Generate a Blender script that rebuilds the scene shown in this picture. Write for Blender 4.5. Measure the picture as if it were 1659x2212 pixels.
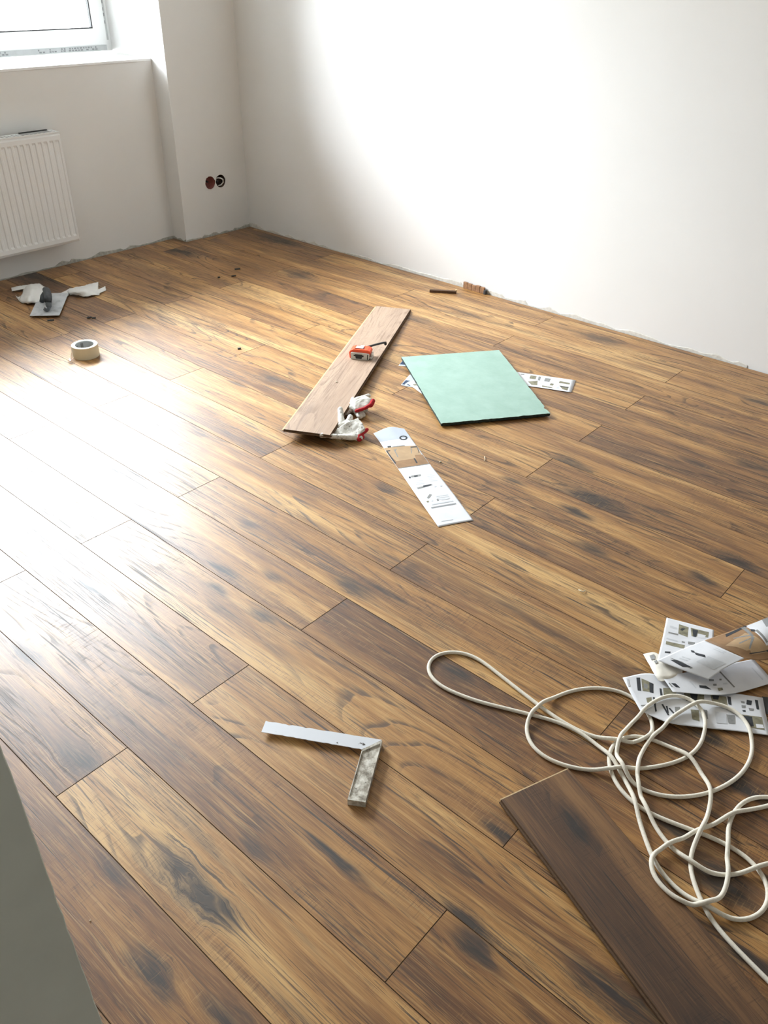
import bpy, bmesh, math, random
import numpy as np
from mathutils import Vector, Matrix, noise
from mathutils.geometry import tessellate_polygon
random.seed(7)
for o in list(bpy.data.objects): bpy.data.objects.remove(o)
SC = bpy.context.scene
COL = SC.collection
PI = math.pi

# ------------------------------------------------------------------ camera
W = 0.159                                   # width of one laminate plank
F = 1773.05; YAW = -0.860723; PITCH = 0.591594; ROLL = 0.0178647
CAM = np.array([0.0, 0.02893, 1.32497])
def cam_axes():
    cy, sy, cp, sp = math.cos(YAW), math.sin(YAW), math.cos(PITCH), math.sin(PITCH)
    f = np.array([cy*cp, sy*cp, -sp]); r = np.array([sy, -cy, 0.0]); u = np.cross(r, f)
    cr, sr = math.cos(ROLL), math.sin(ROLL)
    return f, cr*r + sr*u, -sr*r + cr*u
FW, RT, UP = cam_axes()
def ray(px, py): return FW + (px-829.5)/F*RT - (py-1106)/F*UP
def at(px, py, z=0.0):                      # point of the horizontal plane at height z seen at that photo pixel
    d = ray(px, py); return CAM + d*((z-CAM[2])/d[2])
def on_x(px, py, x):
    d = ray(px, py); return CAM + d*((x-CAM[0])/d[0])
def on_y(px, py, y):
    d = ray(px, py); return CAM + d*((y-CAM[1])/d[1])
def proj(P):
    d = np.asarray(P)-CAM; w = d@FW
    return np.array([829.5+F*(d@RT)/w, 1106-F*(d@UP)/w])
cd = bpy.data.cameras.new('camera'); co = bpy.data.objects.new('camera', cd); COL.objects.link(co)
cd.sensor_fit = 'VERTICAL'; cd.sensor_height = 24.0; cd.lens = 24.0*F/2212; cd.clip_start = 0.02
m = Matrix.Identity(4)
for i in range(3):
    m[i][0] = RT[i]; m[i][1] = UP[i]; m[i][2] = -FW[i]; m[i][3] = CAM[i]
co.matrix_world = m
SC.camera = co

# ------------------------------------------------------------------ light and exposure
SC.view_settings.view_transform = 'Standard'; SC.view_settings.look = 'None'
SC.view_settings.gamma = 1.0; SC.view_settings.use_curve_mapping = False
SC.view_settings.exposure = 2.36
wd = bpy.data.worlds.new('overcast_sky'); SC.world = wd; wd.use_nodes = True
wn = wd.node_tree.nodes; bg = wn['Background']
bg.inputs[1].default_value = 19.0
_tc = wn.new('ShaderNodeTexCoord'); _sx = wn.new('ShaderNodeSeparateXYZ'); _rp = wn.new('ShaderNodeValToRGB')   # overcast dome: zenith three times the horizon, dull ground
_mr = wn.new('ShaderNodeMapRange'); _mr.inputs[1].default_value = -1; _mr.inputs[2].default_value = 1
wd.node_tree.links.new(_tc.outputs['Generated'], _sx.inputs[0]); wd.node_tree.links.new(_sx.outputs[2], _mr.inputs[0]); wd.node_tree.links.new(_mr.outputs[0], _rp.inputs[0])
_e = _rp.color_ramp.elements; _e[0].position = .49; _e[0].color = (.16, .16, .155, 1); _e[1].position = 1.0; _e[1].color = (.92, .96, 1.04, 1)
_q = _e.new(.51); _q.color = (.20, .21, .22, 1); _q = _e.new(.66); _q.color = (.46, .48, .52, 1)
wd.node_tree.links.new(_rp.outputs[0], bg.inputs[0])

# ------------------------------------------------------------------ node helper
class NT:
    def __init__(s, name):
        s.mat = bpy.data.materials.new(name); s.mat.use_nodes = True
        s.t = s.mat.node_tree; s.b = s.t.nodes['Principled BSDF']
    def n(s, kind, **kw):
        nd = s.t.nodes.new(kind)
        for k, v in kw.items(): setattr(nd, k, v)
        return nd
    def put(s, sock, v):
        if isinstance(v, bpy.types.NodeSocket): s.t.links.new(v, sock)
        elif v is not None:
            if isinstance(v, (tuple, list)) and len(v) == 3 and sock.type == 'RGBA': v = (*v, 1)
            sock.default_value = v
    def m(s, op, a, b=None, c=None, clamp=False):
        nd = s.n('ShaderNodeMath', operation=op, use_clamp=clamp)
        s.put(nd.inputs[0], a); s.put(nd.inputs[1], b)
        if c is not None: s.put(nd.inputs[2], c)
        return nd.outputs[0]
    def vec(s, x, y, z=0.0):
        nd = s.n('ShaderNodeCombineXYZ')
        s.put(nd.inputs[0], x); s.put(nd.inputs[1], y); s.put(nd.inputs[2], z); return nd.outputs[0]
    def sep(s, v):
        nd = s.n('ShaderNodeSeparateXYZ'); s.put(nd.inputs[0], v); return nd.outputs
    def noise(s, v, scale=1.0, detail=2.0, rough=0.5, dist=0.0):
        nd = s.n('ShaderNodeTexNoise'); s.put(nd.inputs['Vector'], v)
        for k, q in (('Scale', scale), ('Detail', detail), ('Roughness', rough), ('Distortion', dist)): s.put(nd.inputs[k], q)
        return nd.outputs['Fac']
    def ss(s, x, a, b, lo=0.0, hi=1.0):                  # smoothstep
        nd = s.n('ShaderNodeMapRange', interpolation_type='SMOOTHSTEP')
        s.put(nd.inputs[0], x)
        for i, q in enumerate((a, b, lo, hi)): s.put(nd.inputs[i+1], q)
        return nd.outputs[0]
    def mix(s, f, a, b, mode='MIX'):
        nd = s.n('ShaderNodeMix', data_type='RGBA', blend_type=mode)
        s.put(nd.inputs[0], f); s.put(nd.inputs[6], a); s.put(nd.inputs[7], b); return nd.outputs[2]
    def ramp(s, x, stops):
        nd = s.n('ShaderNodeValToRGB'); s.put(nd.inputs[0], x); e = nd.color_ramp.elements
        while len(e) < len(stops): e.new(0.5)
        for el, (p, c) in zip(e, stops): el.position = p; el.color = (*c, 1)
        return nd.outputs[0]
    def bump(s, h, strength, dist):
        nd = s.n('ShaderNodeBump'); s.put(nd.inputs['Height'], h)
        nd.inputs['Strength'].default_value = strength; nd.inputs['Distance'].default_value = dist
        s.t.links.new(nd.outputs[0], s.b.inputs['Normal'])
    def set(s, **kw):
        for k, v in kw.items(): s.put(s.b.inputs[k.replace('_', ' ')], v)
        return s.mat
    def obj(s): return s.n('ShaderNodeTexCoord').outputs['Object']
    def attr(s, name):
        return s.n('ShaderNodeAttribute', attribute_type='OBJECT', attribute_name=name)
def lin(r, g, b):
    f = lambda c: (c/255/12.92) if c/255 <= .04045 else ((c/255+.055)/1.055)**2.4
    return (f(r), f(g), f(b))
def plain(name, col, rough=0.6, spread=0.08, scale=40, bump=0.0, **kw):
    t = NT(name); c = t.obj(); f = t.noise(c, scale, 4)
    lo = tuple(x*(1-spread) for x in col); hi = tuple(min(1, x*(1+spread)) for x in col)
    t.set(Base_Color=t.ramp(f, [(0.3, lo), (0.7, hi)]), Roughness=rough, **kw)
    if bump: t.bump(t.noise(c, scale*2, 4), bump, 0.002)
    return t.mat

# ------------------------------------------------------------------ wood
def wood_material(name):
    t = NT(name)
    x, y, z = t.sep(t.obj())
    sd = t.attr('seed'); sx, sy, sz = t.sep(sd.outputs['Vector'])
    u, v = x, y
    dark_k = None; warp = v; rings = None
    for kn in ('knot_a', 'knot_b', 'knot_c'):
        a = t.attr(kn); ku, kv, ks = t.sep(a.outputs['Vector']); st = a.outputs['Alpha']
        du = t.m('DIVIDE', t.m('SUBTRACT', u, ku), t.m('MULTIPLY', ks, t.ss(ks, .009, .015, 9.0, 2.6)))
        wob = t.m('MULTIPLY', t.m('SUBTRACT', t.noise(t.vec(t.m('MULTIPLY', u, 9), t.m('MULTIPLY', v, 26), sx), 1, 4, .6), .5), 2.6)
        dv = t.m('ADD', t.m('DIVIDE', t.m('SUBTRACT', v, kv), ks), wob)
        d2 = t.m('ADD', t.m('MULTIPLY', du, du), t.m('MULTIPLY', dv, dv))
        g = t.m('MULTIPLY', t.m('POWER', 2.718, t.m('MULTIPLY', d2, -1.0)), st)
        warp = t.m('SUBTRACT', warp, t.m('MULTIPLY', t.m('MULTIPLY', t.m('SUBTRACT', v, kv), g), .75))
        dark_k = g if dark_k is None else t.m('MAXIMUM', dark_k, g)
    us = t.m('ADD', u, sx); vs = t.m('ADD', warp, sy)
    P = lambda a, b: t.vec(t.m('MULTIPLY', us, a), t.m('MULTIPLY', vs, b), sz)
    # broad tone along the board
    s1 = t.noise(P(3.0, 62), 1, 6, .66)
    tone = t.m('ADD', t.noise(P(1.1, 10), 1, 4, .6), t.m('MULTIPLY', t.m('SUBTRACT', s1, .5), .45))
    tone = t.m('ADD', tone, t.m('MULTIPLY', t.m('SUBTRACT', sz, .5), .22))
    col = t.ramp(tone, [(.26, WD['brown']), (.43, WD['mid']), (.57, WD['gold']), (.72, WD['pale'])])
    heart = t.m('ADD', t.noise(P(.9, 19), 1, 5, .6), t.m('MULTIPLY', t.m('SUBTRACT', t.noise(P(7, 230), 1, 2), .5), .35))
    col = t.mix(t.ss(heart, .51, .66, 0, .58), col, WD['brown'])
    # fibre, everywhere
    fib = t.noise(P(16, 620), 1, 3, .6)
    col = t.mix(t.ss(fib, .48, .72, 0, .42), col, WD['brown'])
    col = t.mix(t.ss(fib, .52, .28, 0, .30), col, WD['pale'])
    # cathedral growth rings: contour lines of a stretched field
    cf = t.m('FRACT', t.m('MULTIPLY', t.noise(P(.8, 5.2), 1, 1.5, .45, .3), 24))
    ln = t.m('MULTIPLY', t.ss(cf, .66, .90), t.ss(cf, 1.0, .96))
    rmask = t.m('MULTIPLY', t.ss(t.noise(P(1.5, 8.3), 1, 2), .45, .58), t.ss(t.noise(P(11, 130), 1, 3), .36, .56))
    rl = t.m('MULTIPLY', ln, rmask)
    col = t.mix(t.m('MULTIPLY', rl, .75), col, WD['line'])
    # strokes along the grain
    clus = t.ss(t.noise(P(1.7, 17), 1, 2), .45, .63)
    s2 = t.noise(P(5.5, 290), 1, 4, .6)
    dash = t.m('MULTIPLY', t.ss(s2, .545, .605), clus)
    col = t.mix(t.m('MULTIPLY', dash, .78), col, WD['line'])
    s3 = t.noise(P(3.6, 120), 1, 4, .6)
    col = t.mix(t.m('MULTIPLY', t.ss(s3, .56, .66), .40), col, WD['pale'])
    crk = t.m('MULTIPLY', t.ss(t.noise(P(2.6, 120), 1, 3, .55), .630, .67), t.ss(t.noise(P(1.5, 13), 1, 1), .48, .58))
    col = t.mix(t.m('MULTIPLY', crk, .85), col, WD['dark'])
    pore = t.m('MULTIPLY', t.ss(t.noise(P(20, 480), 1, 2, .5), .575, .64), t.ss(t.noise(P(2.3, 25), 1, 2), .38, .56))
    col = t.mix(t.m('MULTIPLY', pore, .55), col, WD['line'])
    # smoky patches and knots, broken up by the grain
    stk = t.m('SUBTRACT', s1, .5)
    smk = t.m('ADD', t.noise(P(1.9, 12), 1, 5, .62), t.m('MULTIPLY', stk, .5))
    smoke = t.ss(smk, .56, .80)
    col = t.mix(t.m('MULTIPLY', smoke, .68), col, WD['smoke'])
    kf = t.m('MULTIPLY', dark_k, t.m('ADD', .80, t.m('ADD', t.m('MULTIPLY', stk, 2.4), t.m('MULTIPLY', t.m('SUBTRACT', fib, .5), 1.2))))
    col = t.mix(t.ss(dark_k, .03, .55, 0, .45), col, WD['smoke'])
    kfac = t.ss(kf, .20, .80)
    col = t.mix(t.m('MULTIPLY', kfac, .90), col, WD['dark'])
    # saw marks across the grain
    saw = t.noise(t.vec(t.m('MULTIPLY', us, 400), t.m('MULTIPLY', t.m('ADD', v, sy), 30), sz), 1, 1)
    sawm = t.m('MULTIPLY', t.ss(saw, .59, .70), t.ss(t.noise(P(2.4, 16), 1, 2), .53, .64))
    col = t.mix(t.m('MULTIPLY', sawm, .20), col, WD['pale'])
    sawd = t.m('MULTIPLY', t.ss(saw, .41, .32), t.ss(t.noise(P(2.0, 13), 1, 2), .50, .64))
    col = t.mix(t.m('MULTIPLY', sawd, .30), col, WD['line'])
    rough = .43
    for f_, k_ in ((dash, .12), (sawm, .06), (sawd, .15), (kfac, .08), (crk, .15), (smoke, .03), (rl, .12)): rough = t.m('ADD', rough, t.m('MULTIPLY', f_, k_))
    t.set(Base_Color=col, Roughness=rough)
    t.b.inputs['IOR'].default_value = 1.5
    t.b.inputs['Coat Weight'].default_value = .55; t.b.inputs['Coat Roughness'].default_value = .58; t.b.inputs['Coat IOR'].default_value = 1.5
    h = t.m('SUBTRACT', 1.0, t.m('MAXIMUM', t.m('MAXIMUM', t.m('MULTIPLY', dash, .8), crk), t.m('MAXIMUM', t.m('MULTIPLY', rl, .6), t.m('MULTIPLY', sawd, .10))))
    h = t.m('ADD', h, t.m('MULTIPLY', s1, .30))
    t.bump(h, 0.25, 0.001)
    return t.mat
WD = dict(brown=lin(84, 50, 25), mid=lin(132, 88, 44), gold=lin(170, 122, 63), pale=lin(206, 164, 103),
          line=lin(48, 31, 20), dark=lin(33, 25, 21), smoke=lin(62, 44, 35))
M_WOOD = wood_material('laminate_oak')
KZERO = (0.0, 0.0, 1.0, 0.0)
def set_wood(o, seed, knots=()):
    o['seed'] = tuple(float(q) for q in seed)
    ks = list(knots)[:3] + [KZERO]*3
    for n, k in zip(('knot_a', 'knot_b', 'knot_c'), ks): o[n] = tuple(float(q) for q in k)

M_WALL = plain('white_plaster', (.83, .822, .808), .85, .012, 3, .05)
M_HALL = plain('bare_hall_plaster', lin(186, 185, 180), .95, .05, 8)
M_CEIL = plain('white_ceiling', (.80, .80, .79), .9, .01, 3)
M_GREY = plain('bare_grey_plaster', lin(182, 180, 172), .95, .25, 60, .6)
M_CHIP = plain('chipped_white_plaster', lin(214, 210, 202), .95, .12, 70, .6)
M_SLAB = plain('dark_subfloor', lin(45, 40, 36), .95, .3, 20)
M_CORE = plain('fibreboard_core', lin(96, 72, 50), .9, .2, 200)
M_EDGE = plain('pale_fibreboard', lin(205, 180, 140), .8, .12, 200)
M_PVC = plain('white_plastic_profile', (.90, .91, .91), .35, .01, 5)
M_GASK = plain('black_rubber', (.02, .02, .022), .6, .1, 50)
M_FILM = plain('grey_film', lin(205, 208, 208), .5, .05, 30)
M_ENAM = plain('white_enamel', (.85, .86, .87), .35, .01, 5)
M_DGREY = plain('dark_grey', lin(60, 62, 64), .6, .15, 40)
M_INK = plain('dark_ink', lin(52, 55, 60), .7, .2, 120)
M_GINK = plain('grey_ink', lin(140, 140, 138), .7, .15, 150)
M_LINK = plain('pale_text_ink', lin(208, 210, 214), .7, .04, 150)
M_OLIVE = plain('olive_photo_ink', lin(135, 130, 108), .7, .35, 90)
M_SAND = plain('sand_photo_ink', lin(182, 152, 116), .6, .12, 30)
M_BROWNINK = plain('brown_photo_ink', lin(150, 116, 82), .6, .2, 30)
M_BLUEG = plain('blue_grey_ink', lin(188, 195, 205), .6, .03, 30)
M_MIDG = plain('mid_grey_ink', lin(150, 152, 154), .6, .04, 30)
M_NAVY = plain('navy_ink', lin(45, 60, 85), .6, .1, 30)
def paper_mat():
    t = NT('white_paper'); c = t.obj(); f = t.noise(c, 25, 3)
    t.set(Base_Color=t.ramp(f, [(.3, lin(221, 222, 226)), (.7, lin(231, 232, 236))]), Roughness=.6); return t.mat
M_PAPER = paper_mat()

# ------------------------------------------------------------------ object helpers
def link(name, me, mat, parent=None):
    o = bpy.data.objects.new(name, me); COL.objects.link(o)
    for mm in (mat if isinstance(mat, (list, tuple)) else [mat]):
        if mm is not None: me.materials.append(mm)
    if parent is not None: o.parent = parent
    return o
def empty(name, loc=(0, 0, 0), rz=0.0):
    o = bpy.data.objects.new(name, None); COL.objects.link(o); o.empty_display_size = .05
    o.location = loc; o.rotation_euler = (0, 0, rz); return o
def tag(o, label, cat, group=None):
    o['label'] = label; o['category'] = cat
    if group: o['group'] = group
    return o
def struct(o): o['kind'] = 'structure'; return o
def to_mesh(bm, name, smooth=False):
    me = bpy.data.meshes.new(name)
    bmesh.ops.recalc_face_normals(bm, faces=bm.faces)
    bm.to_mesh(me); bm.free()
    if smooth:
        for p in me.polygons: p.use_smooth = True
    return me
def bobj(name, bm, mat, parent=None, smooth=False): return link(name, to_mesh(bm, name, smooth), mat, parent)
def box(bm, a, b, mi=0, bevel=0.0, M=None):
    a, b = [min(p, q) for p, q in zip(a, b)], [max(p, q) for p, q in zip(a, b)]
    vs = [bm.verts.new((x, y, z)) for x in (a[0], b[0]) for y in (a[1], b[1]) for z in (a[2], b[2])]
    fs = [bm.faces.new([vs[i] for i in q]) for q in ((0, 1, 3, 2), (4, 6, 7, 5), (0, 4, 5, 1), (2, 3, 7, 6), (0, 2, 6, 4), (1, 5, 7, 3))]
    for f in fs: f.material_index = mi
    if bevel:
        es = list({e for f in fs for e in f.edges})
        r = bmesh.ops.bevel(bm, geom=es, offset=bevel, segments=2, profile=.5, affect='EDGES')
        for f in r['faces']: f.material_index = mi
        vs = list({v for f in r['faces'] for v in f.verts} | {v for v in vs if v.is_valid})
    if M is not None: bmesh.ops.transform(bm, matrix=M, verts=[v for v in vs if v.is_valid])
    return vs
def tube(bm, pts, r, seg=10, mi=0, cap=True, flat=1.0):
    pts = [Vector(p) for p in pts]; n = len(pts); rings = []; prev = None
    for i, p in enumerate(pts):
        d = (pts[min(i+1, n-1)]-pts[max(i-1, 0)]).normalized()
        up = Vector((0, 0, 1)) if abs(d.z) < .95 else Vector((1, 0, 0))
        if prev is not None: up = prev
        s = d.cross(up).normalized(); w = s.cross(d).normalized(); prev = w
        rr = r[i] if isinstance(r, (list, tuple)) else r
        rings.append([bm.verts.new(p+s*rr*math.cos(2*PI*k/seg)+w*rr*flat*math.sin(2*PI*k/seg)) for k in range(seg)])
    for a, b in zip(rings, rings[1:]):
        for k in range(seg):
            f = bm.faces.new((a[k], a[(k+1) % seg], b[(k+1) % seg], b[k])); f.material_index = mi; f.smooth = True
    if cap:
        for q in (rings[0][::-1], rings[-1]):
            f = bm.faces.new(q); f.material_index = mi
def blob(bm, a, b, ra, rb, seg=12, flat=1.0):             # tapered capsule between two points
    a, b = Vector(a), Vector(b); d = b-a; L = d.length or 1e-6; d.normalize()
    pts, rr = [], []
    for k in range(4): th = PI/2*k/4; pts.append(a-d*ra*math.cos(th)); rr.append(max(1e-4, ra*math.sin(th)))
    for k in range(6): q = k/5; pts.append(a+d*L*q); rr.append(ra+(rb-ra)*q)
    for k in range(1, 5): th = PI/2*k/4; pts.append(b+d*rb*math.sin(th)); rr.append(max(1e-4, rb*math.cos(th)))
    tube(bm, pts, rr, seg, flat=flat)
def fuse(name, bm, mat, parent, voxel, passes=6, wrinkle=0.0, wscale=40):  # union of blobs -> one continuous skin
    me = to_mesh(bm, name+'_src'); o = bpy.data.objects.new('tmp', me); COL.objects.link(o)
    md = o.modifiers.new('r', 'REMESH'); md.mode = 'VOXEL'; md.voxel_size = voxel
    sm = o.modifiers.new('s', 'SMOOTH'); sm.iterations = passes; sm.factor = .5
    dg = bpy.context.evaluated_depsgraph_get()
    out = bpy.data.meshes.new_from_object(o.evaluated_get(dg)); bpy.data.objects.remove(o); bpy.data.meshes.remove(me)
    out.name = name
    if wrinkle:
        for v in out.vertices:
            v.co += v.normal*wrinkle*(noise.fractal(v.co*wscale, 1.0, 2.0, 3))
    for p in out.polygons: p.use_smooth = True
    out.materials.clear()
    return link(name, out, mat, parent)

# ------------------------------------------------------------------ room shell
XB, XC, YR, YREV = 4.008, 3.8876, -3.2198, -2.757        # window wall, column face, right wall, window reveal
XF = 4.345; SILL = .897; HEAD = 2.32; WL = -0.85         # window plane, sill, head, left jamb
CZ = 2.62; YL = 1.25; XH = -1.5
ZB = -.010
floor = empty('floor'); struct(floor)
bm = bmesh.new(); box(bm, (XH, YR-.02, -.16), (XB+.02, YL, ZB)); bobj('subfloor', bm, M_SLAB, floor)
# planks: rows of W, boards of 8.66 W laid in half bond
LB = 8.6594*W; EXP = .009
knot_px = [(400,1900,.034,1.),(455,1950,.03,.75),(620,1795,.007,1.),(790,1935,.007,1.),(720,1850,.0115,1.),
 (1290,1085,.045,1.),(1245,1108,.022,1.),(1590,1215,.030,.95),(1520,1250,.022,.8),(1335,2155,.035,1.),
 (1030,2050,.020,.9),(540,1132,.022,.6),(470,1270,.016,.9),(832,1278,.010,1.),(765,1272,.026,.85),(835,1055,.018,.8),(590,818,.035,.6),(395,545,.05,1.),
 (60,1412,.026,.8),(175,1640,.030,.9),(985,1455,.022,.8),(1280,1185,.022,.85),(300,705,.05,.5),(900,690,.04,.7),(640,592,.05,.7),(1300,733,.05,.6),
 (1500,1000,.022,.7),(1640,1010,.03,.9),(600,518,.07,.9),(1640,870,.03,.7),(1230,1000,.03,.8),(570,1330,.02,.7),(590,1245,.016,.7),(60,590,.12,.9),
 (1460,1790,.02,.9),(1610,1700,.025,.9),(1330,1480,.016,.8),(1560,1900,.03,.9),(1620,2080,.02,.9),(250,1880,.02,.6),(330,2100,.025,.9),(500,2200,.025,.8),
 (880,1480,.012,.8),(1080,1800,.014,.9),(1010,1990,.02,.9),(700,640,.04,.5),(1180,1360,.012,.7),(150,1350,.012,.5),(200,1275,.010,.8),(120,1150,.02,.7),
 (255,1060,.014,.7),(480,1230,.012,.8),(330,1375,.010,.8),(560,1830,.018,.7),(1110,1040,.02,.6),(1000,1320,.012,.7),(1530,1590,.02,.8)]
tone_px = [(1010,1470,.05),(150,1950,.15),(100,1760,.4),(1150,2150,.1),(1000,2100,.15),(1500,1700,.05),(1250,1600,.2),(1600,1900,.0),(900,1650,.8),(1000,1800,.75),(600,1650,.6),(350,1800,.75),
 (500,2100,.6),(800,1400,.75),(1100,1250,.8),(900,1180,.5),(700,1100,.45),(560,1280,.3),(1300,1100,.3),(1500,1200,.3),(1250,900,.6),(1450,950,.35),(1600,900,.45),(1100,1000,.8),(1100,920,.8),(980,1060,.85),(200,1600,.35),
 (350,1350,.6),(600,530,.1),(450,560,.2),(100,620,.1),(560,620,.85),(700,600,.7),(850,600,.8),(480,680,.9),(800,800,.8),(600,720,.9),(1000,680,.85),(1250,720,.8),(1500,800,.55),(950,960,.85)]
tone_w = [(at(a, b)[0], at(a, b)[1], g) for a, b, g in tone_px]
knots_w = [(at(a, b)[0], at(a, b)[1], s, g) for a, b, s, g in knot_px]
def plank_mesh(x0, x1, y0, y1, name='plank', th=.0082, mats=True):
    bm = bmesh.new(); c = .0008; g = .00022; zt = 0.0
    x0 += g; x1 -= g; y0 += g; y1 -= g
    lo = [bm.verts.new((x, y, -th)) for x, y in ((x0, y0), (x1, y0), (x1, y1), (x0, y1))]
    mi = [bm.verts.new((x, y, zt-c)) for x, y in ((x0, y0), (x1, y0), (x1, y1), (x0, y1))]
    hi = [bm.verts.new((x, y, zt)) for x, y in ((x0+c, y0+c), (x1-c, y0+c), (x1-c, y1-c), (x0+c, y1-c))]
    bm.faces.new(hi)
    for a, b, k in ((lo, mi, 1), (mi, hi, 1)):
        for i in range(4):
            f = bm.faces.new((a[i], a[(i+1) % 4], b[(i+1) % 4], b[i])); f.material_index = k
    f = bm.faces.new(lo[::-1]); f.material_index = 1
    return to_mesh(bm, name)
full = None
Y0 = CAM[1]*0
n_rows = range(-20, 9)
for k in n_rows:
    ya, yb = (k-1)*W, k*W
    ya2 = max(ya, YR+EXP*.6)
    if yb-ya2 < .02: continue
    par = 1 if k % 2 == 0 else 0
    for n in range(-4, 6):
        if (n % 2) != par: continue
        xj = (2.6469+4.3297*n+.01106*k)*W                # joint: board reaches from here to the next joint
        xa, xb = xj, xj+LB
        xlim = (XC if yb < YREV else XB)-EXP
        xa2, xb2 = max(xa, XH), min(xb, xlim)
        if xb2-xa2 < .03: continue
        cx, cy = (xa+xb)/2, (ya+yb)/2
        if xa2 == xa and xb2 == xb and ya2 == ya:
            if full is None:
                full = plank_mesh(-LB/2, LB/2, -W/2, W/2); full.materials.append(M_WOOD); full.materials.append(M_CORE)
            o = bpy.data.objects.new('plank', full); COL.objects.link(o); o.parent = floor
        else:
            o = link('plank', plank_mesh(xa2-cx, xb2-cx, ya2-cy, yb-cy), [M_WOOD, M_CORE], floor)
        o.location = (cx, cy, 0)
        ks = sorted([(kx-cx, ky-cy, s, g) for kx, ky, s, g in knots_w if xa-.02 < kx < xb+.02 and ya-.006 < ky < yb+.006], key=lambda q: -q[2]*q[3])
        tn = [g for kx, ky, g in tone_w if xa < kx < xb and ya < ky < yb]
        set_wood(o, (random.uniform(0, 40), random.uniform(0, 40), tn[0] if tn else random.uniform(.25, .75)), ks)

def jag(bm, p0, p1, nrm, h0, h1, depth, zb, step=.03, seed=0, gaps=0.0):   # ragged strip along the foot of a wall
    rnd = random.Random(seed); p0, p1, nrm = Vector(p0), Vector(p1), Vector(nrm)
    L = (p1-p0).length; d = (p1-p0)/L; s = 0.0; pts = []
    while s < L:
        pts.append((s, rnd.uniform(h0, h1)*(0.25 if rnd.random() < gaps else 1))); s += rnd.uniform(.35, 1.4)*step
    pts.append((L, h0))
    cols = []
    for s, h in pts:
        b = p0+d*s; dd = depth*rnd.uniform(.6, 1.2)
        cols.append([bm.verts.new(b+Vector((0, 0, zb))), bm.verts.new(b+nrm*dd+Vector((0, 0, zb))), bm.verts.new(b+nrm*dd*.8+Vector((0, 0, h*.8))), bm.verts.new(b+Vector((0, 0, h)))])
    for a, b in zip(cols, cols[1:]):
        for i in range(3): bm.faces.new((a[i], b[i], b[i+1], a[i+1]))

def quads(bm, pts):
    bm.faces.new([bm.verts.new(p) for p in pts])
# right wall
bm = bmesh.new(); box(bm, (XH, YR-.12, ZB-.02), (XB+.5, YR, CZ)); wr = struct(bobj('wall_right', bm, M_WALL))
bm = bmesh.new(); jag(bm, (.9, YR, 0), (XC, YR, 0), (0, 1, 0), .006, .024, .003, ZB+.001, .05, 3, .3); bobj('chipped_plaster_edge', bm, M_CHIP, wr)
# window wall with niche, column and window opening
bm = bmesh.new()
box(bm, (XB, YREV, ZB-.02), (XB+.46, WL, SILL-.012))              # below the window
box(bm, (XB, WL, ZB-.02), (XB+.46, YL, CZ))                       # left of the window
box(bm, (XB, YREV, HEAD), (XB+.46, WL, CZ))                       # above the window
wb = struct(bobj('wall_back', bm, M_WALL))
# column with two round holes for the socket boxes
holes = [(on_x(454, 395, XC), .034), (on_x(476.5, 391, XC), .034)]
bm = bmesh.new()
outer = [Vector((0, YR, ZB-.02)), Vector((0, YREV, ZB-.02)), Vector((0, YREV, CZ)), Vector((0, YR, CZ))]
loops = [outer]
for c, r in holes:
    loops.append([Vector((0, c[1]+r*math.cos(2*PI*i/28)*(1+.04*math.sin(5*i)), c[2]+r*math.sin(2*PI*i/28)*(1+.05*math.cos(3.3*i)))) for i in range(28)])
flat = [p for l in loops for p in l]
vv = [bm.verts.new((XC, p.y, p.z)) for p in flat]
for tri in tessellate_polygon(loops): bm.faces.new([vv[i] for i in tri])
box(bm, (XC+.12, YR, ZB-.02), (XB+.46, YREV, CZ))
bs = [bm.verts.new((XC+.12, p.y, p.z)) for p in outer]
for i in range(4): bm.faces.new((vv[i], vv[(i+1) % 4], bs[(i+1) % 4], bs[i]))
col_o = bobj('column', bm, M_WALL, wb)
bm = bmesh.new()
jag(bm, (XB, YREV, 0), (XB, .4, 0), (-1, 0, 0), .005, .021, .003, ZB+.001, .045, 11, .35)
bobj('bare_plaster_edge', bm, M_GREY, wb)
bm = bmesh.new()
jag(bm, (XC, YR, 0), (XC, YREV, 0), (-1, 0, 0), .006, .016, .003, ZB+.001, .03, 5, .3)
jag(bm, (XC, YREV, 0), (XB, YREV, 0), (0, 1, 0), .006, .018, .003, ZB+.001, .03, 6, .3)
bobj('bare_plaster_edge', bm, M_GREY, wb)
# remaining shell
bm = bmesh.new(); box(bm, (XH, YL, ZB-.02), (XB+.46, YL+.12, CZ)); struct(bobj('wall_left', bm, M_WALL))
bm = bmesh.new(); box(bm, (XH-.12, YR-.12, ZB-.02), (XH, YL+.12, CZ)); struct(bobj('wall_hall', bm, M_HALL))
bm = bmesh.new(); box(bm, (XH-.12, YR-.12, CZ), (XB+.46, YL+.12, CZ+.12)); struct(bobj('ceiling', bm, M_CEIL))
# stub of the partition the photographer looks past
XN = .36; YN = CAM[1]-XN*.2615
M_NEAR = plain('grey_skim_coat', lin(222, 228, 220), .9, .05, 14, .3)
bm = bmesh.new()
zs = [i*CZ/160 for i in range(161)]; rows = []
for i, zz in enumerate(zs):
    w = .0014*noise.noise(Vector((0, 0, zz*60)))+.0010*noise.noise(Vector((3, 0, zz*170)))
    rows.append([bm.verts.new(p) for p in ((XN, YL-.001, zz), (XN, YN+.0008+w, zz), (XN+.0008, YN+w, zz), (XN+.11, YN+w, zz), (XN+.11, YL-.001, zz))])
for a, b in zip(rows, rows[1:]):
    for k in range(4): bm.faces.new((a[k], a[k+1], b[k+1], b[k]))
struct(bobj('wall_front', bm, M_NEAR))

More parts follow.
